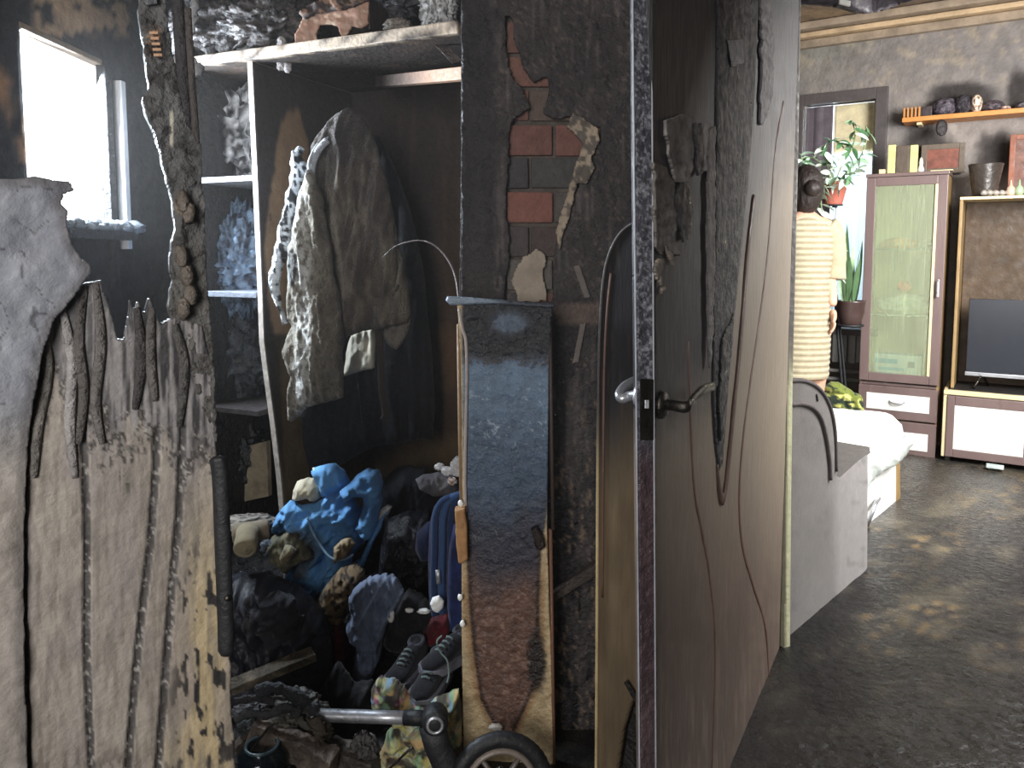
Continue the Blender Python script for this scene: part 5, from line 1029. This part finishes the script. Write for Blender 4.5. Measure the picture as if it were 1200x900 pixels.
lbox('side_panel',su0,su0+0.02,v0,0.36,zb_,tvz-0.03,M_lite,tv_); lbox('base_board',su0+0.02,hu1,v0+0.01,0.36,zb_,zb_+0.03,M_mauve,tv_); lbox('side_panel',hu1-0.02,hu1,v0,0.36,zb_,tvz-0.03,M_mauve,tv_)
dd=thing('door','',None,LB(su0,v0,0.1)); dd.parent=tv_; dd.location=dd.location-tv_.location
a=LW(1119,474,v0-0.01); zlo=zb_+0.055
lbox('door_frame',su0+0.022,a[0],v0-0.012,v0+0.006,zb_+0.005,tvz-0.035,M_mauve,dd); lbox('door_frame',a[0],hu1-0.02,v0-0.012,v0+0.006,zb_+0.005,zlo,M_mauve,dd); lbox('door_frame',a[0],hu1-0.02,v0-0.012,v0+0.006,a[1]-0.005,tvz-0.035,M_mauve,dd)
e_=LW(1199,530,v0)[0]; lbox('white_inset',a[0],e_,v0-0.008,v0+0.002,zlo,a[1]-0.005,M_white,dd,0.001); lbox('door_frame',e_,e_+0.06,v0-0.012,v0+0.006,zlo,a[1]-0.005,M_mauve,dd)
for uu in (su0+0.02,0.3,hu1-0.06): lbox('foot',uu,uu+0.03,v0+0.02,v0+0.05,0,zb_,M_dmetal,tv_)
b=LW(1155,556,v0-0.06); setp(obox('white_packet',LB(b[0],v0-0.10,0.016),Lu3*0.09,Lv3*0.05,(0,0,0.018),mat('packet_paper',(190,206,206),0.5),None,0.004),'small pale packet lying under the front of the tv stand','packet')
tr=thing('television','flat dark television with a silver lower edge on the tv stand','television',LB(0.4,0.12,tvz))
a=LW(1136,350,0.1); q1=LW(1137,436,0.1); 
lbox('screen',a[0],a[0]+0.78,0.10,0.13,q1[1],a[1],mat('tv_screen',(40,44,52),0.25,0.0,10,0.02,rvar=0.02),tr,0.004)
lbox('silver_edge',a[0]-0.004,a[0]+0.784,0.094,0.13,q1[1]-0.022,q1[1]+0.002,M_steel,tr,0.003)
for du in (0.09,0.62): tube('stand_leg',[LB(a[0]+du,0.11,q1[1]-0.01),LB(a[0]+du-0.04,0.04,tvz+0.008)],0.008,M_dmetal,tr,seg=8); tube('stand_leg',[LB(a[0]+du,0.12,q1[1]-0.01),LB(a[0]+du+0.03,0.20,tvz+0.008)],0.008,M_dmetal,tr,seg=8)
# objects on the hutch
a=LW(1134,194,0.1); b=LW(1175,229,0.1)
vase=thing('glass_vase','smoked tapering glass vase on the shelf unit over the television','vase',LB((a[0]+b[0])/2,0.12,hz1+0.001))
cc_=LB((a[0]+b[0])/2,0.12,hz1+0.002); rr_=(b[0]-a[0])/2
lathe('vase_body',[(0,0),(rr_*0.68,0),(rr_*0.7,0.02),(rr_*0.98,0.19),(rr_,0.2),(rr_*0.94,0.2),(rr_*0.64,0.03),(0,0.02)],cc_,mat('smoked_glass',(64,58,54),0.25,0.3,30,0.4,20),vase,seg=20)
for k in range(5): lump('pebble',cc_+np.array([(k-2)*0.035,-0.11-0.002*k,0.018]),(0.02,0.016,0.016),M_plastic,vase,seed=k,sub=2,col=(150,144,136))
for k,(px_,lab,c) in enumerate(((1184,'small pale pink onion-shaped ornament beside the glass vase',(206,170,150)),(1194,'small green and white ornament right of the pink one',(150,170,140)))):
    a=LW(px_,229,0.06); setp(lathe('ornament',[(0,0),(0.018,0.0),(0.026,0.02),(0.022,0.045),(0.008,0.06),(0.004,0.09),(0,0.095)],LB(a[0],0.06,hz1+0.002),M_plastic,None,seg=14,col=c),lab,'ornament')
picframe(1184,158,1245,226,0.22,'red-brown wooden framed picture standing at the right edge above the television',(132,74,48),(104,66,54),0.03)
# wall shelf
wsA=LW(1057,142,VW-0.2); wz=wsA[1]
ws=thing('wall_shelf','long orange-brown wall shelf carrying sooty objects','shelf',LB(wsA[0]+0.6,VW-0.1,wz-0.02))
M_org=mat('orange_wood',(206,138,72),0.45,0.1,40,0.15,8)
lbox('shelf_board',wsA[0],1.2,VW-0.2,VW-0.002,wz-0.008,wz+0.022,M_org,ws,0.004)
for px_ in (1075,): a=LW(px_,145,VW-0.1); lbox('bracket',a[0],a[0]+0.03,VW-0.15,VW-0.002,wz-0.025,wz-0.008,M_lite,ws)
zs=wz+0.0235
def onshelf(px0,px1,py0,m,lab,cat_,nm,shape='box',seed=0,c=(46,42,44)):
    a=LW(px0,py0,VW-0.12); b=LW(px1,py0,VW-0.12); h=max(a[1]-zs,0.03); u=(a[0]+b[0])/2; w=(b[0]-a[0])/2; cc=LB(u,VW-0.10,zs)
    if shape=='box': return setp(lbox(nm,a[0],b[0],VW-0.16,VW-0.04,zs,zs+h,m,None,0.004),lab,cat_)
    return setp(lump(nm,cc+np.array([0,0,h/2]),(w*1.0,0.06,h/2),M_gloss,None,rot=(0,0,-0.57),seed=seed,amp=0.22,freq=1.8,sub=4,col=lambda D,r:mixc(const(c,r),tuple(min(255,x*1.9) for x in c),sm(0.6,0.75,rid(D[:,0]*3,D[:,1]*3,D[:,2]*3,3,seed)))),lab,cat_)
bk=thing('slatted_basket','small slatted orange-brown basket at the left end of the wall shelf','basket',LB(LW(1066,138,VW-0.12)[0],VW-0.1,zs))
a=LW(1059,128,VW-0.17); 
for k in range(5): lbox('slat',a[0]+k*0.022,a[0]+k*0.022+0.010,VW-0.175,VW-0.168,zs,zs+0.065,M_org,bk,0.001)
lbox('basket_body',a[0],a[0]+0.105,VW-0.165,VW-0.05,zs,zs+0.055,mat('basket_inner',(70,56,46),0.7),bk,0.003)
onshelf(1081,1093,126,mat('dark_tin',(58,48,50),0.5),'dark rectangular tin beside the slatted basket on wall shelf','tin','dark_tin')
onshelf(1094,1121,116,None,'blackened teapot-like lump on the wall shelf right of the tin','pot','scorched_pot','l',3,(52,48,54))
onshelf(1118,1138,113,None,'wide black charred bowl in the middle of the wall shelf','bowl','charred_bowl','l',4,(34,32,36))
onshelf(1138,1151,112,None,'pale grey-pink figurine standing on the wall shelf','figurine','dusty_figurine','l',5,(138,120,108))
onshelf(1152,1176,119,None,'dark soot-covered toy right of the pale figurine','toy','sooty_toy','l',6,(50,44,48))
onshelf(1172,1184,127,None,'small pinkish-grey ornament at the right of the wall shelf','ornament','small_ornament','l',7,(130,110,102))
onshelf(1190,1206,120,None,'soot-black bottle near the photo edge on the wall shelf','bottle','sooty_bottle','l',8,(56,52,56))
a=LW(1104,150,VW-0.16); dk_=lump('hanging_ladle',LB(a[0],VW-0.19,wz-0.062),(0.035,0.018,0.05),M_gloss,None,seed=4,amp=0.1,sub=3,col=(52,48,50)); setp(dk_,'dark rounded scoop hanging under the wall shelf','scoop')
# radiator under the window
ra=thing('radiator','grey panel radiator under the far window','radiator',LB(-1.2,VW-0.06,0.15))
a=LW(962,345,VW-0.1); b=LW(1012,430,VW-0.1); ru0=a[0]-0.35; ru1=uL-0.02
M_rad=mat('radiator_grey',(138,136,134),0.45,0.15,60,0.15,20)
zr0,zr1=b[1]+0.02,LW(985,388,VW-0.1)[1]
for k in range(int((ru1-ru0)/0.055)):
    u=ru0+k*0.055; lbox('radiator_fin',u,u+0.042,VW-0.11,VW-0.05,zr0,zr1,M_rad,ra,0.008)
lbox('radiator_back',ru0,ru1,VW-0.055,VW-0.03,zr0,zr1,M_rad,ra)
tube('heating_pipe',[LB(ru0,VW-0.1,zr0-0.06),LB(ru1,VW-0.1,zr0-0.06)],0.014,M_rad,ra,seg=8); tube('heating_pipe',[LB(ru0,VW-0.1,zr0-0.12),LB(ru1,VW-0.1,zr0-0.12)],0.014,M_rad,ra,seg=8)
# sofa seen from its end
ps=Plane((925,2.47),(1015,2.98))
sd3=-ps.n; base=ps.at(960,740,0)*np.array([1,1,0])
so=thing('sofa','grey velour sofa seen from its end, with rounded piped backrest','sofa',base)
def sofacol(px,py):
    n=fb(px/16,py/24,0,4,201); c=mixc(const((76,72,70),px),(94,90,88),n); c=mixc(c,(128,124,124),sm(966,984,px)*0.7); return mixc(c,(62,58,56),sm(0.62,0.8,fb(px/9,py/12,0,4,203))*0.4)  # right part of the end painted lighter, as its lit side
M_vel=mat('grey_velour',None,0.9,0.3,160,0.12,20,sheen=0.25,spec=0.2)
endp=[(890,470),(905,450),(925,443),(940,444),(955,450),(967,462),(975,480),(979,510),(980,556),(1000,538),(1016,526),(1016,600),(1015,692),(1000,706),(975,729),(950,752),(925,777),(890,812)]
sheet('end_panel',endp,M_vel,plane=ps,res=2,thick=0.12,col=sofacol,puff=0.012,pr=6,parent=so)
def extr(name,poly,t0,t1,m,parent,col,pl=ps,**k):
    A=np.array([pl.at(x,y,-t0) for x,y in poly]); B=np.array([pl.at(x,y,-t1) for x,y in poly])
    # straight extrusion along the normal
    A=np.array([pl.at(x,y,0) for x,y in poly])-pl.n*t0; B=A-pl.n*(t1-t0)
    return loft(name,[list(A),list(B)],m,parent,col=lambda V:const(col,V[:,0]),smooth=False)
extr('backrest',[(890,475),(905,458),(925,450),(940,450),(955,456),(965,468),(972,485),(975,520),(975,600),(890,640)],0.14,0.30,M_vel,so,(98,94,92))
extr('seat',[(925,590),(976,560),(1012,534),(1013,600),(1012,680),(975,715),(925,760)],0.14,0.28,M_vel,so,(110,106,104))
extr('top_border',[(976,556),(1016,523),(1017,530),(977,563)],-0.01,0.35,mat('border_velour',None,0.9,0.2,100,0.1,20),so,(84,80,78))
q=smoothpts([ps.at(x,y,0.016) for x,y in ((926,474),(940,473),(953,478),(962,490),(968,512),(972,540),(973,562))],5); tube('piping',q,0.008,mat('dark_piping',(74,68,68),0.8),so,seg=10)
q=smoothpts([ps.at(x,y,0.014) for x,y in ((926,446),(942,446),(956,452),(967,464),(975,484),(979,512),(980,552))],5); tube('piping',q,0.007,mat('dark_piping_outer',(76,70,70),0.8),so,seg=10)
for x in (957,): tube('stitch_mark',[ps.at(x,462,0.014),ps.at(x+1,470,0.014)],0.004,M_dark,so,seg=6)
# storage bed behind with white front
pb2=Plane((1014,3.44),(1055,3.84))
be=thing('storage_bed','low bed with glossy white drawer front behind the sofa','bed',pb2.at(1035,620,0)*np.array([1,1,0]))
extr('bed_base',[(1016,560),(1054,532),(1055,601),(1053,603),(1013,636)],0.02,0.75,M_mauve,be,(120,100,80),pl=pb2)
sheet('drawer_front',[(985,580),(1018,556),(1050,536),(1050,604),(1015,634),(985,660)],M_white,plane=pb2,res=2,thick=0.018,parent=be)
sheet('wooden_end_strip',[(1050.5,535),(1055,531),(1055.5,599),(1050.5,603)],M_tan,plane=pb2,res=1,thick=0.02,parent=be,off=0.002)
q=smoothpts([pb2.at(x,y,f) for x,y,f in ((1017,614,0.005),(1020,606,0.03),(1026,590,0.035),(1030,584,0.005))],4); tube('handle',q,0.010,M_steel,be,seg=8)
mt=[(982,492),(1000,490),(1030,491),(1050,496),(1060,504),(1062,516),(1058,528),(1050,536),(1036,546),(1018,560),(1012,566),(985,585),(975,540)]
thr=thing('white_throw','crumpled white throw spread over the mattress of the low bed','throw',pb2.at(1030,560,-0.2))
def top3(name,ring,z0,z1,m,parent,c): pass
A=[pb2.at(x,y,0.03) for x,y in ((985,566),(1018,543),(1056,516))]
# mattress top: a slab running back from the bed front
def bedslab(u,v):
    a=pb2.at(985,560,0)*np.array([1,1,0]); b=pb2.at(1058,530,0)*np.array([1,1,0]); u=np.asarray(u)[...,None]; v=np.asarray(v)[...,None]
    return a+(b-a)*u-pb2.n*v+np.array([0,0,1])*0.0
zt_=pb2.at(1054,531,0)[2]+0.005; ztp=W(1040,494,4.3)[2]
n_=26; V=[];Fc=[]
for i in range(n_):
    for j_ in range(n_):
        u=i/(n_-1); v=j_/(n_-1); p=bedslab(u,-0.03+v*0.76); ew=min(u if u<0.5 else 1-u, 1)*0+min(1-u,0.16)/0.16; ev=min(v,0.12)/0.12; ew=math.sqrt(1-(1-ew)**2); ev=math.sqrt(1-(1-ev)**2)
        p=p+np.array([0,0,zt_+(0.20)*min(ew,ev)-0.01+0.03*float(rid(u*4,v*5,0,3,4))]); V.append(p)
for i in range(n_-1):
    for j_ in range(n_-1): a=i*n_+j_; Fc.append([a,a+n_,a+n_+1,a+1])
o=mk('throw_top',np.array(V),Fc,mat('white_throw_fabric',(226,228,226),0.9,0.4,60,0.08,14),thr); md=o.modifiers.new('s','SOLIDIFY'); md.thickness=0.03; md.offset=-1
sheet('throw_overhang',rough_poly([(990,530),(1018,530),(1040,520),(1061,508),(1061,520),(1054,534),(1046,541),(1036,547),(1024,553),(1014,566),(1004,580),(990,588)],7,1,3),mat('grey_white_overhang',(176,182,178),0.9,0.5,50,0.2,14),plane=pb2,res=1.6,thick=0.004,off=0.02,puff=0.03,pr=10,disp=folds(9,30,0.03,5),parent=thr,col=None)
setp(sheet('patterned_cloth',rough_poly([(962,452),(972,446),(985,448),(996,458),(1006,462),(1008,478),(1004,486),(985,488),(970,478),(962,466)],6,1,3),M_cloth,plane=FP(4.55),res=1.5,thick=0.004,puff=0.06,pr=9,disp=folds(6,9,0.05,5),col=lambda u,v:mixc(mixc(const((110,120,56),u),(206,204,120),sm(0.5,0.6,fb(u/5,v/4,0,2,3))),(40,50,40),sm(0.55,0.62,fb(u/6,v/4,0,2,9)))),'green and yellow patterned cloth heap beyond the sofa backrest','cloth')
setp(sheet('folded_blanket',[(984,487),(1006,484),(1010,494),(985,494)],M_cloth,plane=FP(4.5),res=1.5,thick=0.2,puff=0.02,pr=6,col=(84,98,116)),'blue-grey folded blanket between patterned cloth and white throw','blanket')

# ---- plants by the window
def leafmesh(L,wd_,curl=0.3,fold=0.25,n=7):
    V=[];Fc=[]
    for i in range(n):
        t=i/(n-1); w=wd_*math.sin(math.pi*min(0.06+t*0.94,1.0))**0.8*(1-0.25*t); y=L*t; z=-curl*L*t*t
        V+= [(-w,y,z+fold*w),(0,y,z),(w,y,z+fold*w)]
    for i in range(n-1): a=i*3; Fc+= [[a,a+1,a+4,a+3],[a+1,a+2,a+5,a+4]]
    return np.array(V),Fc
def addleaf(name,p,d,L,wd_,parent,c,curl=0.3,roll_=0.0):
    V,Fc=leafmesh(L,wd_,curl); d=Vector(d).normalized(); q=d.to_track_quat('Y','Z'); M=np.array((q.to_matrix()@Matrix.Rotation(roll_,3,'Y'))); V=V@M.T+np.asarray(p)
    o=mk(name,V,Fc,M_leaf,parent,const(c,V[:,0]),recalc=False); return o
random.seed(9)
YP=4.72
hp=thing('trailing_plant','trailing variegated plant in a terracotta pot on the plant stand','plant',W(976,240,YP))
pc_=W(976,240,YP); s_=S(YP)
lathe('pot',[(0,0),(10*s_,0),(10.5*s_,2*s_),(15*s_,22*s_),(17.5*s_,23*s_),(17.5*s_,26*s_),(15.5*s_,26*s_),(13*s_,22*s_),(0,21*s_)],pc_,M_plastic,hp,seg=28,col=(168,96,82))
lathe('soil',[(0,0.0),(13*s_,0),(13*s_,0.004),(0,0.006)],pc_+np.array([0,0,21.5*s_]),M_dark,hp,seg=20)
stems=[[(972,216),(966,200),(958,188),(948,184),(940,190),(936,204),(936,222)],[(974,216),(970,196),(966,178),(972,166),(984,166),(995,172)],[(978,216),(984,200),(992,184),(1000,170),(1002,154),(998,142)],[(980,216),(992,202),(1004,190),(1012,176),(1016,160),(1015,148)],[(968,218),(958,214),(948,204),(942,194),(938,180)],[(984,216),(996,206),(1008,196),(1016,194)],[(962,222),(958,240),(962,262),(970,285),(974,310),(978,325)],[(966,218),(962,236),(966,256),(974,276),(982,296)]]
greens=[(220,236,222),(196,220,200),(140,176,140),(234,242,232),(84,124,84),(176,206,184)]
for si,st_ in enumerate(stems):
    Yp=YP-0.06-0.05*(si%3); q=smoothpts([W(x,y,Yp-0.02*k) for k,(x,y) in enumerate(st_)],5); tube('stem',q,0.004,M_leaf,hp,seg=6,col=(120,140,96))
    for k in range(1,len(q),1):
        for e in (-1,1):
            if random.random()<0.42:
                d=(e*random.uniform(0.3,1),-random.uniform(0.0,0.9),random.uniform(-0.9,0.5)); addleaf('leaf',np.array(q[k]),d,random.uniform(0.055,0.10),random.uniform(0.014,0.024),hp,random.choice(greens),0.35,random.uniform(-0.8,0.8))
# snake plant
sn=thing('snake_plant','upright sword-leaved plant in a dark brown pot beside the cabinet','plant',W(996,383,4.66))
pc2=W(996,383,4.66); s2=S(4.66)
lathe('pot',[(0,0),(8*s2,0),(12*s2,4*s2),(15*s2,16*s2),(16*s2,29*s2),(17*s2,31*s2),(15*s2,31*s2),(13*s2,27*s2),(0,26*s2)],pc2,M_plastic,sn,seg=28,col=(66,50,48))
for k,(x1,y1,x0,w,c) in enumerate(((986,275,990,0.020,(128,160,120)),(992,262,993,0.022,(88,118,80)),(1000,282,997,0.02,(150,180,140)),(1012,282,1002,0.02,(60,86,58)),(1008,300,1000,0.018,(76,104,70)),(982,288,988,0.018,(170,196,160)),(1011,272,996,0.012,(110,150,110)),(978,268,992,0.012,(180,206,176)),(996,300,995,0.022,(66,92,60)),(988,310,991,0.02,(96,130,90)))):
    a=W(x0,356,4.66+0.01*(k%3)); b=W(x1,y1,4.60+0.03*(k%4)); d=b-a; addleaf('leaf',a,d,float(np.linalg.norm(d)),w,sn,c,0.02,0.3*(k%3-1)+ (math.pi if k%2 else 0))
# plant stand
stn=thing('plant_stand','thin metal plant stand with white upper post and black legs','plant stand',W(985,440,4.75)*np.array([1,1,0]))
tube('white_post',[W(981,243,4.74),W(977,318,4.74)],0.010,M_plastic,stn,seg=8,col=(226,230,226))
tube('black_post',[W(977,318,4.74),W(981,380,4.74),W(986,445,4.74),W(990,512,4.74)],0.009,M_rubber,stn,seg=8)
tube('black_post',[W(980,345,4.76),W(986,400,4.76),W(991,455,4.76),W(993,512,4.76)],0.008,M_rubber,stn,seg=8)
torus('pot_ring',W(996,381,4.66),14*s2,0.007,(0,0,1),M_rubber,stn,seg=32,seg2=8); tube('ring_arm',[W(984,381,4.7),W(980,384,4.74)],0.006,M_rubber,stn,seg=6)
lathe('pot_plate',[(0,-0.006),(11*s_,-0.006),(11.5*s_,0.0),(0,-0.001)],pc_,M_rubber,stn,seg=24)
tube('plate_arm',[W(976,242,YP),W(981,243,4.74)],0.006,M_rubber,stn,seg=6)
cn=thing('white_cup','translucent pale cup hanging on the plant stand','cup',W(970,345,4.7)); lathe('cup_body',[(0,0),(6*s_,0),(7*s_,22*s_),(6.4*s_,22*s_),(5.5*s_,1.5*s_),(0,1*s_)],W(970,346,4.7),glass('cup_glass',(0.9,0.95,0.95),0.15,0.5,(200,208,206)),cn,seg=20); torus('cup_base_ring',W(970,345.5,4.7),5.8*s_,0.004,(0,0,1),M_plastic,cn,seg=20,seg2=6,col=(226,230,228))
# ================================================================== THE WOMAN BY THE WINDOW
YW=4.5; sw=S(YW)
def P3(px,py,dy=0.0): return W(px,py,YW+dy)
feet=P3(940,535)[2]
pe=thing('person','person in a cream striped dress standing with back turned near the window','person',P3(940,400)*np.array([1,1,0]))
H=1.69
bx_=P3(941,300)[0]; by_=YW
def B(x,y,z): return (bx_+x,by_+y,z)
def skin(name,verts,edges,rad,m,parent,sub=2,root=0):
    me=bpy.data.meshes.new(name); o0=wl(parent); me.from_pydata([tuple(np.array(v)-o0) for v in verts],edges,[]); me.update()
    o=bpy.data.objects.new(name,me); COL.objects.link(o); o.parent=parent; o['wl']=[float(v) for v in o0]
    md=o.modifiers.new('skin','SKIN'); md.use_smooth_shade=True
    for i,r in enumerate(rad): me.skin_vertices[0].data[i].radius=(r,r) if not hasattr(r,'__len__') else r
    for i in range(len(rad)): me.skin_vertices[0].data[i].use_root=(i==root)
    s=o.modifiers.new('sub','SUBSURF'); s.levels=sub; s.render_levels=sub; me.materials.append(m); return o
M_skin=mat('skin',(206,160,136),0.55,0.1,80,0.06,20); M_hair=mat('dark_hair',(38,30,28),0.5,0.6,120,0.3,40,vec=(1,1,0.15))
wr_=P3(967,340)      # right hand
sho=B(0.13,0,1.50-0.02)
V=[B(0,0,0.93),B(0,-0.01,1.12),B(0,0.0,1.32),B(0,0.0,1.45),B(0,0.01,1.53),B(0,0.0,1.60),
   B(0.15,0,1.44),(bx_+0.165,by_+0.02,1.30),B(0.165,0.03,1.17),(bx_+0.155,by_-0.05,1.05),B(0.15,-0.08,0.985),
   B(-0.16,0,1.44),B(-0.20,0,1.28),B(-0.22,-0.02,1.15),B(-0.20,-0.08,1.00),B(-0.19,-0.10,0.93),
   B(0.09,0,0.88),B(0.10,-0.005,0.62),B(0.10,0,0.48),B(0.10,0.02,0.25),B(0.10,0.03,0.08),B(0.105,-0.09,0.03),
   B(-0.09,0,0.88),B(-0.10,-0.005,0.62),B(-0.10,0,0.48),B(-0.10,0.02,0.25),B(-0.10,0.03,0.08),B(-0.105,-0.09,0.03)]
E=[(0,1),(1,2),(2,3),(3,4),(4,5),(3,6),(6,7),(7,8),(8,9),(9,10),(3,11),(11,12),(12,13),(13,14),(14,15),(0,16),(16,17),(17,18),(18,19),(19,20),(20,21),(0,22),(22,23),(23,24),(24,25),(25,26),(26,27)]
Rr=[(0.15,0.11),(0.125,0.09),(0.13,0.10),(0.10,0.08),0.05,0.05,0.06,0.048,0.042,0.034,0.025,0.06,0.048,0.042,0.034,0.025,(0.085,0.085),0.07,0.052,0.05,0.034,0.03,(0.085,0.085),0.07,0.052,0.05,0.034,0.03]
body_=skin('body',V,E,Rr,M_skin,pe)
# head
hc=np.array(B(0,0,1.66)); Vh,Fh=ico(4); Vh=Vh.copy(); Vh=Vh*np.array([0.072,0.092,0.11]); Vh[:,2]+=0
low=Vh[:,2]<-0.03; Vh[low,0]*=0.85; fr_=np.clip(Vh[:,1]/0.092,0,1)   # face looks away (+y)
nose=np.exp(-((Vh[:,0]/0.012)**2+((Vh[:,2]+0.015)/0.022)**2))*(Vh[:,1]>0); Vh[:,1]+=nose*0.02
eye=sum(np.exp(-(((Vh[:,0]-e*0.03)/0.014)**2+((Vh[:,2]-0.004)/0.010)**2)) for e in (-1,1))*(Vh[:,1]>0); Vh[:,1]-=eye*0.008
lips=np.exp(-((Vh[:,0]/0.022)**2+((Vh[:,2]+0.052)/0.007)**2))*(Vh[:,1]>0); Vh[:,1]+=lips*0.006
mk('head',Vh+hc,Fh,M_skin,pe,recalc=False)
for e in (-1,1):
    lump('eye',hc+np.array([e*0.03,0.078,0.004]),(0.011,0.009,0.009),M_white,pe,amp=0,fine=0,sub=2); lump('ear',hc+np.array([e*0.074,0,-0.005]),(0.008,0.018,0.028),M_skin,pe,amp=0.1,fine=0,sub=2)
Vr,Fr=ico(5); Vr=Vr.copy(); m_=0.012*rid(Vr[:,0]*9,Vr[:,1]*9,Vr[:,2]*1.5,3,4); Vr=Vr*(np.array([0.084,0.098,0.122])+m_[:,None]); k=(Vr[:,1]>0.045)&(Vr[:,2]<0.05); Vr[k,1]*=0.55; b_=(Vr[:,2]<-0.02)&(Vr[:,1]<0.03); Vr[b_,2]*=1.25
mk('hair',Vr+hc+np.array([0,-0.012,0.012]),Fr,M_hair,pe,recalc=False)
lump('hair_bun',hc+np.array([0,-0.115,0.0]),(0.045,0.04,0.045),M_hair,pe,amp=0.08,seed=3,sub=3)
# dress: ribbed tube following the body to mid calf
zs_=[1.50,1.475,1.44,1.38,1.28,1.17,1.08,0.98,0.88,0.75,0.6,0.5,P3(950,441)[2]]; rx=[0.075,0.13,0.165,0.172,0.165,0.155,0.155,0.165,0.172,0.172,0.17,0.172,0.176]; ry=[0.07,0.09,0.105,0.12,0.125,0.118,0.12,0.135,0.14,0.135,0.13,0.13,0.13]
nz=330; V=[];Fc=[]; seg=48; zz=np.linspace(zs_[0],zs_[-1],nz); rxx=np.interp(-zz,[-z for z in zs_],rx); ryy=np.interp(-zz,[-z for z in zs_],ry)
for i in range(nz):
    for k in range(seg):
        a=2*math.pi*k/seg; rb=1+0.014*math.sin(zz[i]*2*math.pi/0.034)+0.02*math.sin(a*7+zz[i]*2)*np.clip((1.0-zz[i])/0.4,0,1); V.append(B(rxx[i]*math.cos(a)*rb,ryy[i]*math.sin(a)*rb,zz[i]))
for i in range(nz-1):
    for k in range(seg): Fc.append([i*seg+k,i*seg+(k+1)%seg,(i+1)*seg+(k+1)%seg,(i+1)*seg+k])
V=np.array(V); stp_=0.5+0.5*np.sin(V[:,2]*2*math.pi/0.034)
o=mk('dress',V,Fc,M_cloth,pe,mixc(const((146,136,112),stp_),(178,168,144),sm(0.25,0.6,stp_)),recalc=True); md=o.modifiers.new('s','SOLIDIFY'); md.thickness=0.006
for e in (-1,1):
    sp=[B(e*0.125,0,1.455),B(e*0.165,0,1.40),B(e*0.185,0.01,1.32),B(e*0.195,0.02,1.22),B(e*0.195,0.01,1.14)]; tube('sleeve',smoothpts(sp,6),[0.05]+[0.07]*8+[0.066]*8+[0.062]*8,M_cloth,pe,seg=20,col=(172,160,134))
def hand(c,e):
    c=np.array(c); V=[c,c+np.array([0,-0.01,-0.045]),c+np.array([0,-0.012,-0.08])]; 
    skin('hand',V,[(0,1),(1,2)],[(0.022,0.026),(0.018,0.036),(0.013,0.034)],M_skin,pe,1)
    for k in range(4):
        y=-0.036+0.018*k; L=(0.06,0.072,0.068,0.052)[k]; b=c+np.array([0,y,-0.075]); q=[b,b+np.array([e*-0.004,0,-L*0.45]),b+np.array([e*-0.012,0,-L*0.78]),b+np.array([e*-0.024,0.0,-L])]
        skin('finger',q,[(0,1),(1,2),(2,3)],[0.0095,0.0088,0.0082,0.0072],M_skin,pe,1)
    b=c+np.array([0,-0.028,-0.03]); skin('thumb',[b,b+np.array([-e*0.01,-0.022,-0.022]),b+np.array([-e*0.018,-0.03,-0.05])],[(0,1),(1,2)],[0.012,0.010,0.0085],M_skin,pe,1)
hand(B(0.15,-0.085,0.975),1); hand(B(-0.19,-0.105,0.92),-1)
